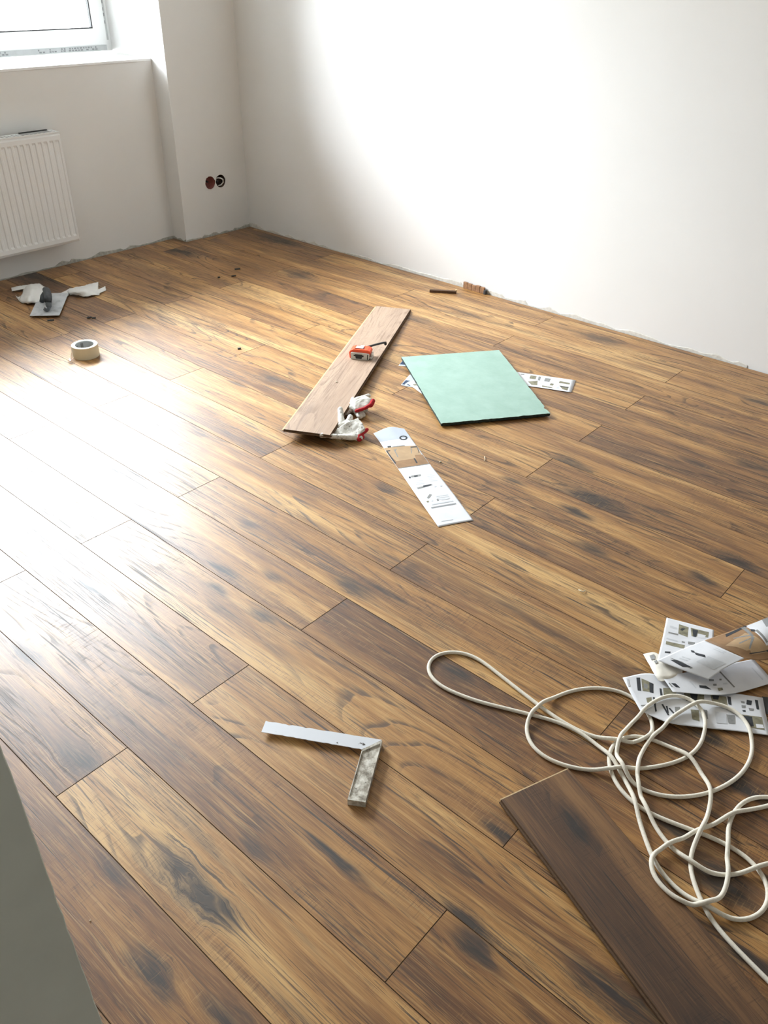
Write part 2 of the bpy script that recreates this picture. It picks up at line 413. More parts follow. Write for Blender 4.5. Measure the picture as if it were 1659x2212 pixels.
# window: fixed frame, sash, panes
win = empty('window_1', (XF, (YREV+WL)/2, SILL)); struct(win)
def wpart(name, parts, mat, parent=win, bev=.003):
    bm = bmesh.new()
    for a, b in parts: box(bm, [a[i]-win.location[i] for i in range(3)], [b[i]-win.location[i] for i in range(3)], bevel=bev)
    return bobj(name, bm, mat, parent)
ya, yb = WL, YREV                                     # left, right (right is smaller y)
zb, zt = SILL+.012, HEAD
fo = .045
def ring_frame(name, y0, y1, z0, z1, wdt, xa, xb, mat):     # one closed frame, outer rectangle minus inner
    bm = bmesh.new(); L = win.location
    y0, y1 = max(y0, y1), min(y0, y1)
    def loop(x, k): return [bm.verts.new((x-L.x, y-L.y, z-L.z)) for y, z in ((y0-k, z0+k), (y1+k, z0+k), (y1+k, z1-k), (y0-k, z1-k))]
    a, b, c, d = loop(xa, 0), loop(xa, wdt), loop(xb, wdt), loop(xb, 0)
    for p, q in ((a, b), (b, c), (c, d), (d, a)):
        for i in range(4): bm.faces.new((p[i], p[(i+1) % 4], q[(i+1) % 4], q[i]))
    return bobj(name, bm, mat, win)
ring_frame('outer_frame', ya, yb, zb, zt, fo, XF, XF+.07, M_PVC)
sy0, sy1, sz0, sz1 = ya-fo+.012, yb+fo-.012, zb+fo-.012, zt-fo+.012
sw = .072
xs = XF-.016
ring_frame('sash', sy0, sy1, sz0, sz1, sw, xs, xs+.07, M_PVC)
gy0, gy1, gz0, gz1 = sy0-sw, sy1+sw, sz0+sw, sz1-sw
gk = .005
ring_frame('gasket', gy0, gy1, gz0, gz1, gk, xs+.0015, xs+.02, M_GASK)
tg = NT('window_glass'); nt = tg.t
tr = nt.nodes.new('ShaderNodeBsdfTransparent'); gl = nt.nodes.new('ShaderNodeBsdfGlossy'); gl.inputs['Roughness'].default_value = .0
fr = nt.nodes.new('ShaderNodeFresnel'); fr.inputs[0].default_value = 1.3; mx = nt.nodes.new('ShaderNodeMixShader')
tr.inputs[0].default_value = (.96, .98, .97, 1)
nt.links.new(fr.outputs[0], mx.inputs[0]); nt.links.new(tr.outputs[0], mx.inputs[1]); nt.links.new(gl.outputs[0], mx.inputs[2])
nt.links.new(mx.outputs[0], nt.nodes['Material Output'].inputs[0])
wpart('glass_pane', [((xs+.03, gy0+.004, gz0-.004), (xs+.034, gy1-.004, gz1+.004))], tg.mat, bev=0)
wpart('window_sill', [((XB-.003, ya+.0, SILL-.012), (XF+.02, yb+.001, SILL))], M_PVC, bev=.002)
# protective tape left on the frame, its print too faded to read
wpart('protective_film', [((XF-.0008, ya-.2, zb+.004), (XF-.0001, yb+.03, zb+.028))], M_FILM, bev=0)
wpart('protective_film', [((XF-.0008, yb+.030, zb+.05), (XF-.0001, yb+.012, zt-.1))], M_FILM, bev=0)
bm = bmesh.new(); rnd = random.Random(4)
for row, (lo, hi) in enumerate(((.017, .024), (.008, .0145))):
    y = -1.75
    while y > -2.66:
        w = rnd.uniform(.006, .014)
        if rnd.random() < .6 and not (-2.33 < y < -2.17): box(bm, (XF-.0012-win.location.x, y-win.location.y, zb+lo-win.location.z), (XF-.0009-win.location.x, y-w-win.location.y, zb+hi-win.location.z))
        y -= w+.006
for i in range(7):
    z = .12+i*.028+rnd.uniform(0, .01)
    box(bm, (XF-.0012-win.location.x, yb+.026-win.location.y, zb+z-win.location.z), (XF-.0009-win.location.x, yb+.018-win.location.y, zb+z+.014-win.location.z))
bobj('faded_print', bm, M_MIDG, win)['kind'] = 'stuff'
# daylight enters through this opening: portal for the sky
pl = bpy.data.lights.new('sky_portal', 'AREA'); pl.shape = 'RECTANGLE'; pl.size = abs(ya-yb); pl.size_y = zt-zb; pl.cycles.is_portal = True
po = bpy.data.objects.new('sky_portal', pl); COL.objects.link(po); po.location = (XF+.09, (ya+yb)/2, (zb+zt)/2)
po.rotation_euler = (0, PI/2, PI) if False else Vector((-1, 0, 0)).to_track_quat('-Z', 'Y').to_euler()

# ------------------------------------------------------------------ socket boxes
def socket(c, r, mat_in, label, wire):
    t = empty('socket_box', (XC+.002, c[1], c[2]))
    bm = bmesh.new(); n = 28; prof = [(.0, 1.0), (.004, .97), (.045, .93), (.047, .5), (.047, .001)]
    rings = [[bm.verts.new((d, r*.985*q*math.cos(2*PI*i/n), r*.985*q*math.sin(2*PI*i/n))) for i in range(n)] for d, q in prof]
    for a, b in zip(rings, rings[1:]):
        for i in range(n): bm.faces.new((a[i], a[(i+1) % n], b[(i+1) % n], b[i]))
    bobj('cup', bm, mat_in, t, True)
    if wire:
        bm = bmesh.new()
        tube(bm, [(.040, -.012, -.012), (.022, .016, .010), (.006, .012, .018), (.004, -.006, .014), (.004, -.022, .004), (.006, -.023, -.012), (.010, -.010, -.024), (.016, .006, -.027)], .0035, 8)
        bobj('cable', bm, M_PVC, t, True)
        bm = bmesh.new(); tube(bm, [(.044, .008, -.01), (.02, .014, -.004), (.016, .004, 0)], .004, 8); bobj('wire_stub', bm, M_DGREY, t, True)
    else:
        bm = bmesh.new(); tube(bm, [(.046, .002, .004), (.03, .0, .002), (.022, -.004, .0)], .005, 8); bobj('wire_stub', bm, M_DGREY, t, True)
    return tag(t, label, 'socket box')
M_RBOX = plain('red_brown_plastic', lin(150, 92, 84), .6, .2, 60)
M_DBOX = plain('dark_brown_plastic', lin(70, 58, 54), .7, .2, 60)
socket(holes[0][0], .034, M_RBOX, 'round reddish brown empty socket box sunk in the wall, left of the pair', False)
socket(holes[1][0], .034, M_DBOX, 'round dark socket box in the wall with a white cable looped across it', True)

# ------------------------------------------------------------------ radiator
yr0, yr1, zr0, zr1, xr = -2.13, -1.05, .128, .632, 3.906
rad = tag(empty('radiator', (xr, (yr0+yr1)/2, zr0)), 'white ribbed steel panel radiator hung under the window', 'radiator')
oy = (yr0+yr1)/2
bm = bmesh.new()                                         # pressed front panel
L = yr1-yr0; pitch = .0298; nz = [0, .012, .030, .040, .464, .474, .492, .504]
ys = [0.0, .005]; y = .013
while y < L-.03:
    ys += [y, y+.004, y+.017, y+.021]; y += pitch
ys += [L-.005, L]
grid = []
def dep(i, j):
    if j in (0, 7) or i in (0, len(ys)-1): return .006
    if 2 <= i < len(ys)-2 and 3 <= j <= 4 and (i-2) % 4 in (1, 2): return .0036
    return 0.0
for j, zz in enumerate(nz): grid.append([bm.verts.new((dep(i, j), yr0+yv-oy, zz)) for i, yv in enumerate(ys)])
for a, b in zip(grid, grid[1:]):
    for i in range(len(ys)-1): bm.faces.new((a[i], a[i+1], b[i+1], b[i]))
bobj('front_panel', bm, M_ENAM, rad)
bm = bmesh.new(); box(bm, (.062, yr0-oy+.01, .004), (.070, yr1-oy-.01, .498), bevel=.002); bobj('rear_panel', bm, M_ENAM, rad)
for y in (yr0-oy+.002, yr1-oy-.006):
    bm = bmesh.new(); box(bm, (.007, y, .0), (.061, y+.004, .500)); bobj('side_cover', bm, M_ENAM, rad)
bm = bmesh.new()                                         # convector fins between the panels
y = yr0+.02
while y < yr1-.02: box(bm, (.012, y-oy, .06), (.060, y-oy+.0012, .46)); y += .02
bobj('convector_fin', bm, M_ENAM, rad)['kind'] = 'stuff'
bm = bmesh.new()
for x in (.002, .060):
    b2 = bmesh.new(); box(b2, (x, yr0-oy, .502), (x+.012, yr1-oy, .508)); bobj('grille_rail', b2, M_ENAM, rad)
y = yr0+.0
while y < yr1:
    if not (yr0+.035 < y < yr0+.165): box(bm, (.014, y-oy, .502), (.060, y-oy+.011, .507))
    y += .018
bobj('grille_bars', bm, M_ENAM, rad)['kind'] = 'stuff'
bm = bmesh.new()
box(bm, (.060, yr0-oy+.03, .509), (.071, yr0-oy+.17, .5125)); bobj('grille_slot_edge', bm, M_DGREY, rad); bm = bmesh.new()
for i in range(6): box(bm, (.016+i*.0005, yr0-oy+.045+i*.021, .498), (.060, yr0-oy+.055+i*.021, .501))
bobj('grille_slot', bm, M_DGREY, rad)['kind'] = 'stuff'
for y in (yr0-oy+.2, yr1-oy-.24):
    bm = bmesh.new(); box(bm, (.070, y, .10), (XB-xr-.0002, y+.04, .44)); bobj('wall_bracket', bm, M_ENAM, rad)

# ------------------------------------------------------------------ loose planks
def loose_plank(c4, zc, name, label, seed, knots, tilt_z=None):
    """c4: near-left, near-right px of one short end; far-left of the other end"""
    pass
def frame_from(o, xdir, zdir=(0, 0, 1)):
    x = Vector(xdir).normalized(); z = Vector(zdir).normalized(); y = z.cross(x).normalized(); z = x.cross(y)
    mm = Matrix.Identity(4)
    for i in range(3): mm[i][0], mm[i][1], mm[i][2], mm[i][3] = x[i], y[i], z[i], o[i]
    return mm
def board_mesh(L, Wd, th=.0085):
    bm = bmesh.new(); me = plank_mesh(-L/2, L/2, -Wd/2, Wd/2, 'loose_plank', th)
    return me
def board(name, label, M, L, Wd, seed, knots, mats, tongue):
    t = empty(name); t.matrix_world = M; tag(t, label, 'floor board')
    o = link('plank_body', board_mesh(L, Wd), mats, t); set_wood(o, seed, knots)
    for side in tongue:                                   # tongue on these edges, groove lip on the others
        bm = bmesh.new()
        if side == 'long': box(bm, (-L/2, Wd/2+.0001, -.0062), (L/2, Wd/2+.006, -.0030))
        else: box(bm, (-L/2-.0025, -Wd/2, -.0050), (-L/2-.0001, Wd/2, -.0016))
        bobj('tongue', bm, M_EDGE, t)
    lips = [((-L/2, -Wd/2-.0035, -.0083), (L/2, -Wd/2-.0001, -.0050)), ((L/2+.0001, -Wd/2, -.0083), (L/2+.0035, Wd/2, -.0050))]
    if 'short' not in tongue: lips.append(((-L/2-.0030, -Wd/2, -.0083), (-L/2-.0001, Wd/2, -.0052)))
    if 'long' not in tongue: lips.append(((-L/2, Wd/2+.0001, -.0083), (L/2, Wd/2+.0030, -.0052)))
    for lo, hi in lips:
        bm = bmesh.new(); box(bm, lo, hi); bobj('groove_lip', bm, M_CORE, t)
    return t
# far plank: near end propped on the gloves, far end on the floor
zn, zf = .037, .0115
A = at(614, 931, zn); B = at(711, 936, zn); Dp = at(889, 668, zf); Cp = at(811, 661, zf)
midn = Vector((A+B)/2); midf = Vector((Cp+Dp)/2)
xd = (midf-midn); Lf = xd.length; side = Vector(A-B); side.z = 0
Mx = frame_from((midn+midf)/2, xd, xd.cross(Vector((-xd.y, xd.x, 0))))
WDL = dict(WD)
saveW = WD
WD = dict(brown=lin(156, 128, 106), mid=lin(166, 139, 117), gold=lin(176, 149, 126), pale=lin(186, 160, 137), line=lin(132, 106, 86), dark=lin(98, 80, 68), smoke=lin(140, 118, 102))
M_WOODF = wood_material('laminate_ash_brown')
WD = dict(brown=lin(62, 40, 25), mid=lin(88, 59, 36), gold=lin(116, 81, 48), pale=lin(140, 102, 62), line=lin(42, 28, 19), dark=lin(30, 22, 19), smoke=lin(50, 35, 28))
M_WOODN = wood_material('laminate_dark_walnut')
WD = saveW
far_plank = board('loose_plank', 'plain greyish brown laminate plank lying across the floor under the tape measure', Mx, Lf, .160, (3.3, 8.1, .45), [], [M_WOODF, M_CORE], ('long',))
# near plank
zt_n = .013
A = Vector(at(1082, 1727, zt_n)); B = Vector(at(1228, 1660, zt_n)); E = Vector(at(1430, 2212, zt_n))
yd = (A-B).normalized(); xdn = Vector((-yd.y, yd.x, 0))
if xdn.dot(E-A) < 0: xdn = -xdn
Wn = (A-B).length; Ln = 1.377
cn = (A+B)/2+xdn*Ln/2
Mn = frame_from(cn, xdn)
near_plank = board('loose_plank', 'dark walnut brown laminate plank lying loose in the foreground beside the rope', Mn, Ln, Wn, (13.7, 2.2, .25), [(-.50*Ln+.11, .01, .022, .9), (-.5*Ln+.52, -.03, .03, .9), (-.5*Ln+.75, .02, .02, .7)], [M_WOODN, M_CORE], ('short',))
def on_near_plank(p, pad=0.0):
    q = Mn.inverted() @ Vector((p[0], p[1], zt_n)); return abs(q.x) < Ln/2+pad and abs(q.y) < Wn/2+pad

# ------------------------------------------------------------------ sheets of paper
class Sheet:
    def __init__(s, net):                                # rows of (px, py, z)
        s.P = np.array([[at(*q) for q in r] for r in net]); s.R, s.C = s.P.shape[:2]
    @staticmethod
    def w(n, t):
        if n == 1: return np.array([1.0])
        x = min(max(t, -.2), 1.2)*(n-1); i = int(min(max(math.floor(x), 0), n-2)); f = x-i; o = np.zeros(n)
        if n == 2: o[0], o[1] = 1-f, f; return o
        for k, c in ((i-1, -.5*f+f*f-.5*f**3), (i, 1-2.5*f*f+1.5*f**3), (i+1, .5*f+2*f*f-1.5*f**3), (i+2, -.5*f*f+.5*f**3)):
            if k < 0: o[0] += 2*c; o[1] -= c
            elif k > n-1: o[n-1] += 2*c; o[n-2] -= c
            else: o[k] += c
        return o
    def __call__(s, u, v): return np.einsum('i,j,ijk->k', s.w(s.R, v), s.w(s.C, u), s.P)
    def nrm(s, u, v):
        e = .01; n = np.cross(s(u+e, v)-s(u-e, v), s(u, v+e)-s(u, v-e)); n /= np.linalg.norm(n); return n if n[2] > 0 else -n
    def uv(s, px, py):
        t = np.array([.5, .5]); q = np.array([px, py])
        for _ in range(14):
            f = proj(s(*t))-q; e = 1e-3
            J = np.stack([(proj(s(t[0]+e, t[1]))-q-f)/e, (proj(s(t[0], t[1]+e))-q-f)/e], 1)
            try: t = t-np.linalg.solve(J, f)
            except Exception: break
            t = np.clip(t, -.15, 1.15)
        return t
    def mesh(s, bm, nu=24, nv=32, th=.0003):
        top = []; bot = []
        for j in range(nv+1):
            a, b = [], []
            for i in range(nu+1):
                p = s(i/nu, j/nv); n = s.nrm(i/nu, j/nv); a.append(bm.verts.new(p)); b.append(bm.verts.new(p-n*th))
            top.append(a); bot.append(b)
        for j in range(nv):
            for i in range(nu):
                f = bm.faces.new((top[j][i], top[j][i+1], top[j+1][i+1], top[j+1][i])); f.smooth = True
                f = bm.faces.new((bot[j][i], bot[j+1][i], bot[j+1][i+1], bot[j][i+1])); f.smooth = True
        for j in range(nv):
            for i in (0, nu): bm.faces.new((top[j][i], top[j+1][i], bot[j+1][i], bot[j][i]))
        for i in range(nu):
            for j in (0, nv): bm.faces.new((top[j][i], top[j][i+1], bot[j][i+1], bot[j][i]))
    def patch(s, bm, q, mi, lift=.0004, n=5):            # q: four photo pixels, clockwise
        uv = [s.uv(*p) for p in q]; g = []
        n = int(min(28, max(4, 40*max(np.ptp([a[0] for a in uv]), np.ptp([a[1] for a in uv])))))
        for j in range(n+1):
            row = []
            for i in range(n+1):
                a, b = i/n, j/n
                t = (uv[0]*(1-a)+uv[1]*a)*(1-b)+(uv[3]*(1-a)+uv[2]*a)*b
                t = np.clip(t, .004, .996)
                row.append(bm.verts.new(s(*t)+s.nrm(*t)*lift))
            g.append(row)
        for j in range(n):
            for i in range(n):
                f = bm.faces.new((g[j][i], g[j][i+1], g[j+1][i+1], g[j+1][i])); f.material_index = mi; f.smooth = True
INKS = [M_INK, M_GINK, M_LINK, M_OLIVE, M_SAND, M_BROWNINK, M_BLUEG, M_MIDG, M_NAVY, M_PAPER]
INK = dict(ink=0, grey=1, pale=2, olive=3, sand=4, brown=5, blueg=6, midg=7, navy=8, white=9)
def sheet_obj(parent, part, net, prints=(), mat=None, off=(0, 0), sc=1.0, lift0=.00022):
    s = Sheet(net); bm = bmesh.new(); s.mesh(bm); P = parent.matrix_world.inverted() if parent else Matrix()
    o = bobj(part, bm, mat or M_PAPER, parent)
    if prints:
        bm = bmesh.new()
        for i, (k, *q) in enumerate(prints):
            q = [(off[0]+sc*a, off[1]+sc*b) for a, b in q]
            s.patch(bm, q, INK[k], lift0+.000015*i)
        bobj('print', bm, INKS, o)['kind'] = 'stuff'
    return s, o
def ring_print(cx, cy, rx, ry, ix, iy, n=12, k='ink'):     # a printed ring of n pieces
    P = lambda a, x, y: (cx+x*math.cos(a), cy+y*math.sin(a))
    return [(k, P(2*PI*i/n, rx, ry), P(2*PI*(i+1)/n, rx, ry), P(2*PI*(i+1)/n, ix, iy), P(2*PI*i/n, ix, iy)) for i in range(n)]
def para(x0, y0, dx, dy, ex, ey, n, k='pale', h=.45):    # n lines of text: start, line direction, step between lines
    return [(k, (x0+ex*i, y0+ey*i), (x0+dx+ex*i, y0+dy+ey*i), (x0+dx+ex*(i+h), y0+dy+ey*(i+h)), (x0+ex*(i+h), y0+ey*(i+h))) for i in range(n)]

# long leaflet on the open floor: photo panel above, text panel below
sc = 250/1659; ox, oyy = 790, 900
def cr(pts, z): return [(ox+sc*a, oyy+sc*b, zz) for (a, b), zz in zip(pts, z)]
leaf = tag(empty('leaflet'), 'long open leaflet with desk photo and white text panel, lying alone before the gloves', 'leaflet')
net = [cr([(110, 240), (340, 150), (552, 172)], (.006, .012, .008)), cr([(205, 370), (430, 330), (645, 300)], (.003, .006, .004)),
       cr([(330, 560), (560, 520), (790, 500)], (.001, .002, .001)), cr([(465, 745), (690, 715), (920, 680)], (.0012, .0012, .0012))]
pr = [('blueg', (112, 238), (552, 172), (640, 300), (202, 362)), ('sand', (250, 452), (722, 415), (810, 560), (345, 600)), ('brown', (345, 590), (815, 545), (905, 672), (462, 738)),
      ('sand', (350, 560), (700, 545), (720, 600), (440, 640)), *ring_print(540, 305, 60, 33, 36, 17),
      ('ink', (640, 432), (735, 424), (738, 440), (645, 446)), ('ink', (735, 440), (742, 440), (770, 520), (758, 520)), ('grey', (645, 446), (655, 446), (662, 530), (652, 530)),
      ('ink', (290, 490), (350, 482), (352, 496), (296, 504)), ('ink', (300, 505), (316, 502), (440, 670), (420, 676)), ('grey', (400, 470), (412, 468), (470, 580), (456, 584)), ('grey', (430, 462), (445, 462), (425, 500), (415, 498)),
      ('ink', (685, 600), (705, 596), (745, 665), (725, 670)), ('ink', (310, 425), (360, 420), (366, 440), (316, 446)), ('grey', (380, 430), (560, 412), (560, 420), (382, 440))]
sheet_obj(leaf, 'photo_panel', net, pr, off=(ox, oyy), sc=sc)
net = [cr([(465, 748), (690, 716), (922, 682)], (.0016,)*3), cr([(760, 1180), (1000, 1130), (1240, 1080)], (.004, .005, .003)), cr([(1042, 1582), (1290, 1532), (1545, 1487)], (.0016,)*3)]
pr = para(860, 830, 110, -12, 14, 22, 5) + para(690, 920, 130, -16, 12, 22, 3) + para(1000, 1140, 180, -26, 14, 22, 3)
pr += [('ink', (615, 862), (640, 858), (648, 882), (625, 886)), ('grey', (640, 850), (785, 826), (795, 850), (655, 872)), ('ink', (690, 848), (740, 838), (750, 858), (700, 868)),
       ('grey', (730, 1020), (940, 966), (960, 980), (750, 1040)), ('ink', (820, 990), (930, 968), (940, 985), (830, 1015)), ('grey', (875, 1165), (915, 1110), (950, 1120), (905, 1175)),
       ('olive', (870, 1210), (900, 1205), (910, 1225), (880, 1232)), ('pale', (940, 1195), (960, 1192), (966, 1210), (946, 1214)), ('grey', (1015, 1185), (1040, 1180), (1048, 1205), (1024, 1210)),
       ('pale', (1080, 1180), (1190, 1162), (1196, 1180), (1086, 1198)), ('pale', (940, 1250), (1250, 1200), (1258, 1215), (950, 1268)), ('midg', (935, 1300), (1290, 1240), (1297, 1255), (942, 1316)),
       ('pale', (1080, 1495), (1250, 1468), (1255, 1478), (1086, 1506)), ('pale', (980, 995), (1010, 990), (1016, 1006), (986, 1012)), ('pale', (1060, 985), (1095, 978), (1101, 996), (1066, 1003))]
sheet_obj(leaf, 'text_panel', net, pr, off=(ox, oyy), sc=sc)

# green board and the leaflets it lies on
M_GREEN = None
def green_mat():
    t = NT('green_board_paper'); c = t.obj(); x, y, z = t.sep(c)
    f = t.noise(c, 14, 5, .6); t.set(Base_Color=t.ramp(f, [(.3, lin(146, 174, 160)), (.7, lin(160, 187, 174))]), Roughness=.75)
    t.bump(t.noise(t.vec(t.m('MULTIPLY', x, 40), t.m('MULTIPLY', y, 90), z), 1, 5, .6), .35, .003); return t.mat
M_GREEN = green_mat(); M_GYP = plain('shaded_torn_board_edge', lin(46, 58, 54), .95, .4, 150)  # torn board edge, with its shadow put into the dark colour
zb_ = .0040; zg = .0155
cor = [at(867, 771, zg), at(1078, 756, zg), at(1189, 893, zg), at(953, 915, zg)]
g_o = tag(empty('plasterboard'), 'green rectangular plasterboard offcut lying flat on the leaflets', 'plasterboard')
bm = bmesh.new(); ring = []
rnd = random.Random(9)
for i in range(4):
    a, b = cor[i], cor[(i+1) % 4]; n = 40
    inn = np.array([-(b-a)[1], (b-a)[0], 0]); inn /= np.linalg.norm(inn); cen = sum(cor)/4
    if inn@(cen-a) < 0: inn = -inn
    amp = (.0007, .0012, .0025, .0010)[i]
    for k in range(n):
        p = a+(b-a)*k/n
        j = 0 if k == 0 else max(0, amp*(rnd.random()+noise.noise(Vector((k*.35, i*7, 0)))))
        if i == 1 and 30 < k < 39: j += .006*noise.noise(Vector((k*.8, 3, 1)))**2*3
        ring.append(p+inn*j)
N = len(ring)
tv = [bm.verts.new(p) for p in ring]; mv = [bm.verts.new((p[0], p[1], zg-.0007)) for p in ring]
cen = sum(ring)/N
c_v = bm.verts.new(cen)
for i in range(N):
    bm.faces.new((tv[i], tv[(i+1) % N], c_v)); bm.faces.new((tv[i], mv[i], mv[(i+1) % N], tv[(i+1) % N]))
bobj('green_face', bm, M_GREEN, g_o)
bm = bmesh.new()
a1 = [bm.verts.new((p[0], p[1], zg-.0008)) for p in ring]; sh = [p+(cen-p)*(.004+.006*rnd.random()) for p in ring]
b1 = [bm.verts.new((p[0], p[1], zb_)) for p in sh]
bm.faces.new(a1); bm.faces.new(b1[::-1])
for i in range(N): bm.faces.new((a1[i], a1[(i+1) % N], b1[(i+1) % N], b1[i]))
bobj('gypsum_core', bm, M_GYP, g_o)
GRP = None
sc = 160/1659; ox, oyy = 1100, 780
s1 = tag(empty('leaflet'), 'white leaflet strip with small grey pictures poking out right of the green board', 'leaflet')
net = [cr([(-700, 130), (170, 245), (1490, 430)], (.0022,)*3), cr([(-800, 420), (430, 560), (1390, 700)], (.0022,)*3)]
pr = [('olive', (480, 320), (615, 340), (590, 410), (450, 390)), ('grey', (660, 345), (715, 352), (690, 440), (640, 430)), ('olive', (420, 460), (640, 440), (630, 540), (500, 530)),
      ('grey', (810, 380), (935, 395), (900, 470), (780, 450)), ('olive', (740, 545), (960, 590), (975, 610), (730, 570)), ('olive', (930, 500), (1000, 510), (980, 550), (900, 540)),
      ('olive', (1130, 450), (1360, 490), (1350, 525), (1110, 490)), ('olive', (1120, 550), (1335, 580), (1300, 660), (1190, 630)), ('ink', (1150, 560), (1325, 590), (1320, 605), (1145, 575)), ('grey', (250, 285), (350, 290), (330, 310), (270, 305)),
      ('pale', (1060, 590), (1110, 560), (1120, 620), (1060, 620))]
sheet_obj(s1, 'sheet', net, pr, off=(ox, oyy), sc=sc)
sc = 120/1659; ox, oyy = 850, 750
s2 = tag(empty('leaflet'), 'pale grey leaflet with a navy chevron showing at the left edge of the green board', 'leaflet')
net = [cr([(480, 820), (900, 880), (1300, 900)], (.0008,)*3), cr([(220, 1130), (520, 1190), (1200, 1290)], (.0008, .001, .0008))]
sheet_obj(s2, 'sheet', net, [('navy', (365, 985), (500, 1005), (420, 1040), (320, 1115)), ('navy', (365, 985), (390, 1030), (330, 1120), (250, 1105)), ('navy', (410, 1090), (510, 1140), (500, 1160), (420, 1130))], M_BLUEG, (ox, oyy), sc)
s3 = tag(empty('leaflet'), 'white leaflet corner lying over the grey one at the left edge of the green board', 'leaflet')
net = [cr([(425, 1080), (630, 975), (1100, 760)], (.0026, .0024, .0024)), cr([(840, 1385), (1200, 1250), (1500, 1100)], (.0026, .0024, .0024))]
sheet_obj(s3, 'sheet', net, [('olive', (570, 1115), (670, 1085), (710, 1140), (620, 1150))], None, (ox, oyy), sc)
s4 = tag(empty('leaflet'), 'navy leaflet tip with pale border poking out at the upper left of the green board', 'leaflet')
net = [cr([(270, 400), (620, 400), (900, 420)], (.0008,)*3), cr([(150, 550), (500, 580), (900, 600)], (.0008,)*3)]
sheet_obj(s4, 'sheet', net, [('navy', (270, 415), (600, 410), (600, 550), (180, 515))], M_BLUEG, (ox, oyy), sc)

# heap of leaflets at the right
sc = 319/1659; ox, oyy = 1340, 1310
h1 = tag(empty('leaflet'), 'long strip of leaflet printed with rows of grey pictures, under the rope loops', 'leaflet')
net = [cr([(25, 800), (330, 752), (700, 850), (1150, 950), (1600, 1025)], (.016, .0145, .010, .008, .006)),
       cr([(120, 985), (420, 1000), (770, 1080), (1200, 1170), (1640, 1235)], (.0145, .0135, .009, .007, .005)),
       cr([(225, 1172), (540, 1305), (900, 1358), (1300, 1400), (1700, 1452)], (.0135, .0125, .008, .005, .004))]
pr = [('ink', (180, 800), (222, 800), (235, 950), (195, 945)), ('olive', (235, 810), (330, 850), (330, 960), (250, 950)), ('ink', (325, 850), (372, 870), (372, 975), (330, 965)), ('grey', (262, 860), (310, 880), (305, 930), (265, 915)),
      ('olive', (480, 915), (620, 925), (635, 1005), (490, 1015)), ('ink', (440, 920), (462, 925), (475, 1000), (450, 1000)), ('olive', (710, 960), (940, 985), (945, 1070), (740, 1060)), ('ink', (780, 975), (870, 985), (860, 1090), (820, 1085)),
      ('olive', (1010, 990), (1190, 1015), (1210, 1130), (1040, 1105)), ('ink', (1030, 995), (1110, 1005), (1100, 1050), (1040, 1040)), ('ink', (1200, 1010), (1240, 1018), (1250, 1110), (1215, 1100)),
      ('ink', (1420, 1050), (1480, 1060), (1470, 1110), (1415, 1100)), ('grey', (1350, 1060), (1395, 1070), (1395, 1090), (1360, 1085)), ('grey', (1360, 1110), (1410, 1115), (1405, 1140), (1365, 1138)), ('ink', (1370, 1165), (1405, 1165), (1408, 1185), (1375, 1182)), ('grey', (1440, 1140), (1500, 1150), (1495, 1175), (1450, 1170)),
      ('ink', (1510, 1050), (1545, 1055), (1560, 1160), (1530, 1155)), ('olive', (1365, 1215), (1590, 1245), (1620, 1390), (1460, 1360)), ('ink', (1380, 1225), (1480, 1240), (1500, 1350), (1450, 1350)), ('white', (1520, 1320), (1600, 1330), (1615, 1370), (1530, 1365)),
      ('ink', (460, 1100), (480, 1098), (550, 1220), (532, 1225)), ('ink', (540, 1145), (556, 1140), (620, 1210), (600, 1215)), ('ink', (510, 1120), (528, 1120), (545, 1200), (530, 1200)), ('grey', (610, 1130), (670, 1130), (670, 1190), (620, 1200)),
      ('olive', (790, 1160), (880, 1165), (890, 1290), (810, 1270)), ('grey', (930, 1160), (975, 1165), (985, 1265), (950, 1262)), ('pale', (1060, 1180), (1190, 1200), (1200, 1320), (1080, 1310)), ('grey', (1195, 1215), (1285, 1225), (1290, 1320), (1215, 1315)),
      ('grey', (230, 1110), (300, 1100), (310, 1112), (235, 1122)), ('olive', (290, 1030), (350, 1020), (350, 1080), (300, 1080)), ('ink', (365, 1020), (385, 1020), (410, 1180), (392, 1185)), ('pale', (70, 815), (90, 815), (110, 900), (88, 900))]
sheet_obj(h1, 'sheet', net, pr, off=(ox, oyy), sc=sc)
h2 = tag(empty('leaflet'), 'white leaflet lying half hidden between the picture strip and the folded one', 'leaflet')
net = [cr([(470, 760), (1000, 670), (1500, 590)], (.020, .012, .006)), cr([(560, 1010), (1150, 930), (1720, 860)], (.012, .012, .006))]
net = [cr([(470, 790), (1000, 690), (1500, 590)], (.022, .018, .006)), cr([(590, 960), (1180, 990), (1730, 855)], (.020, .0135, .006))]
pr = [('ink', (570, 862), (620, 865), (672, 912), (625, 908)), ('grey', (480, 850), (500, 850), (525, 890), (505, 888)), ('ink', (885, 885), (960, 890), (1025, 935), (890, 912)), ('grey', (990, 815), (1050, 820), (1050, 840), (1000, 840)),
      ('grey', (1040, 870), (1080, 868), (1082, 890), (1045, 892)), ('olive', (1090, 915), (1145, 912), (1155, 940), (1105, 952)), ('grey', (1110, 815), (1135, 812), (1138, 830), (1114, 832)), ('pale', (1150, 862), (1200, 855), (1205, 875), (1155, 880)),
      ('grey', (1110, 735), (1125, 730), (1290, 905), (1275, 912)), ('pale', (1470, 690), (1480, 685), (1605, 820), (1595, 828)), ('pale', (770, 840), (790, 838), (860, 920), (845, 922)), ('grey', (540, 860), (555, 860), (590, 905), (575, 905))]
sheet_obj(h2, 'sheet', net, pr, off=(ox, oyy), sc=sc)
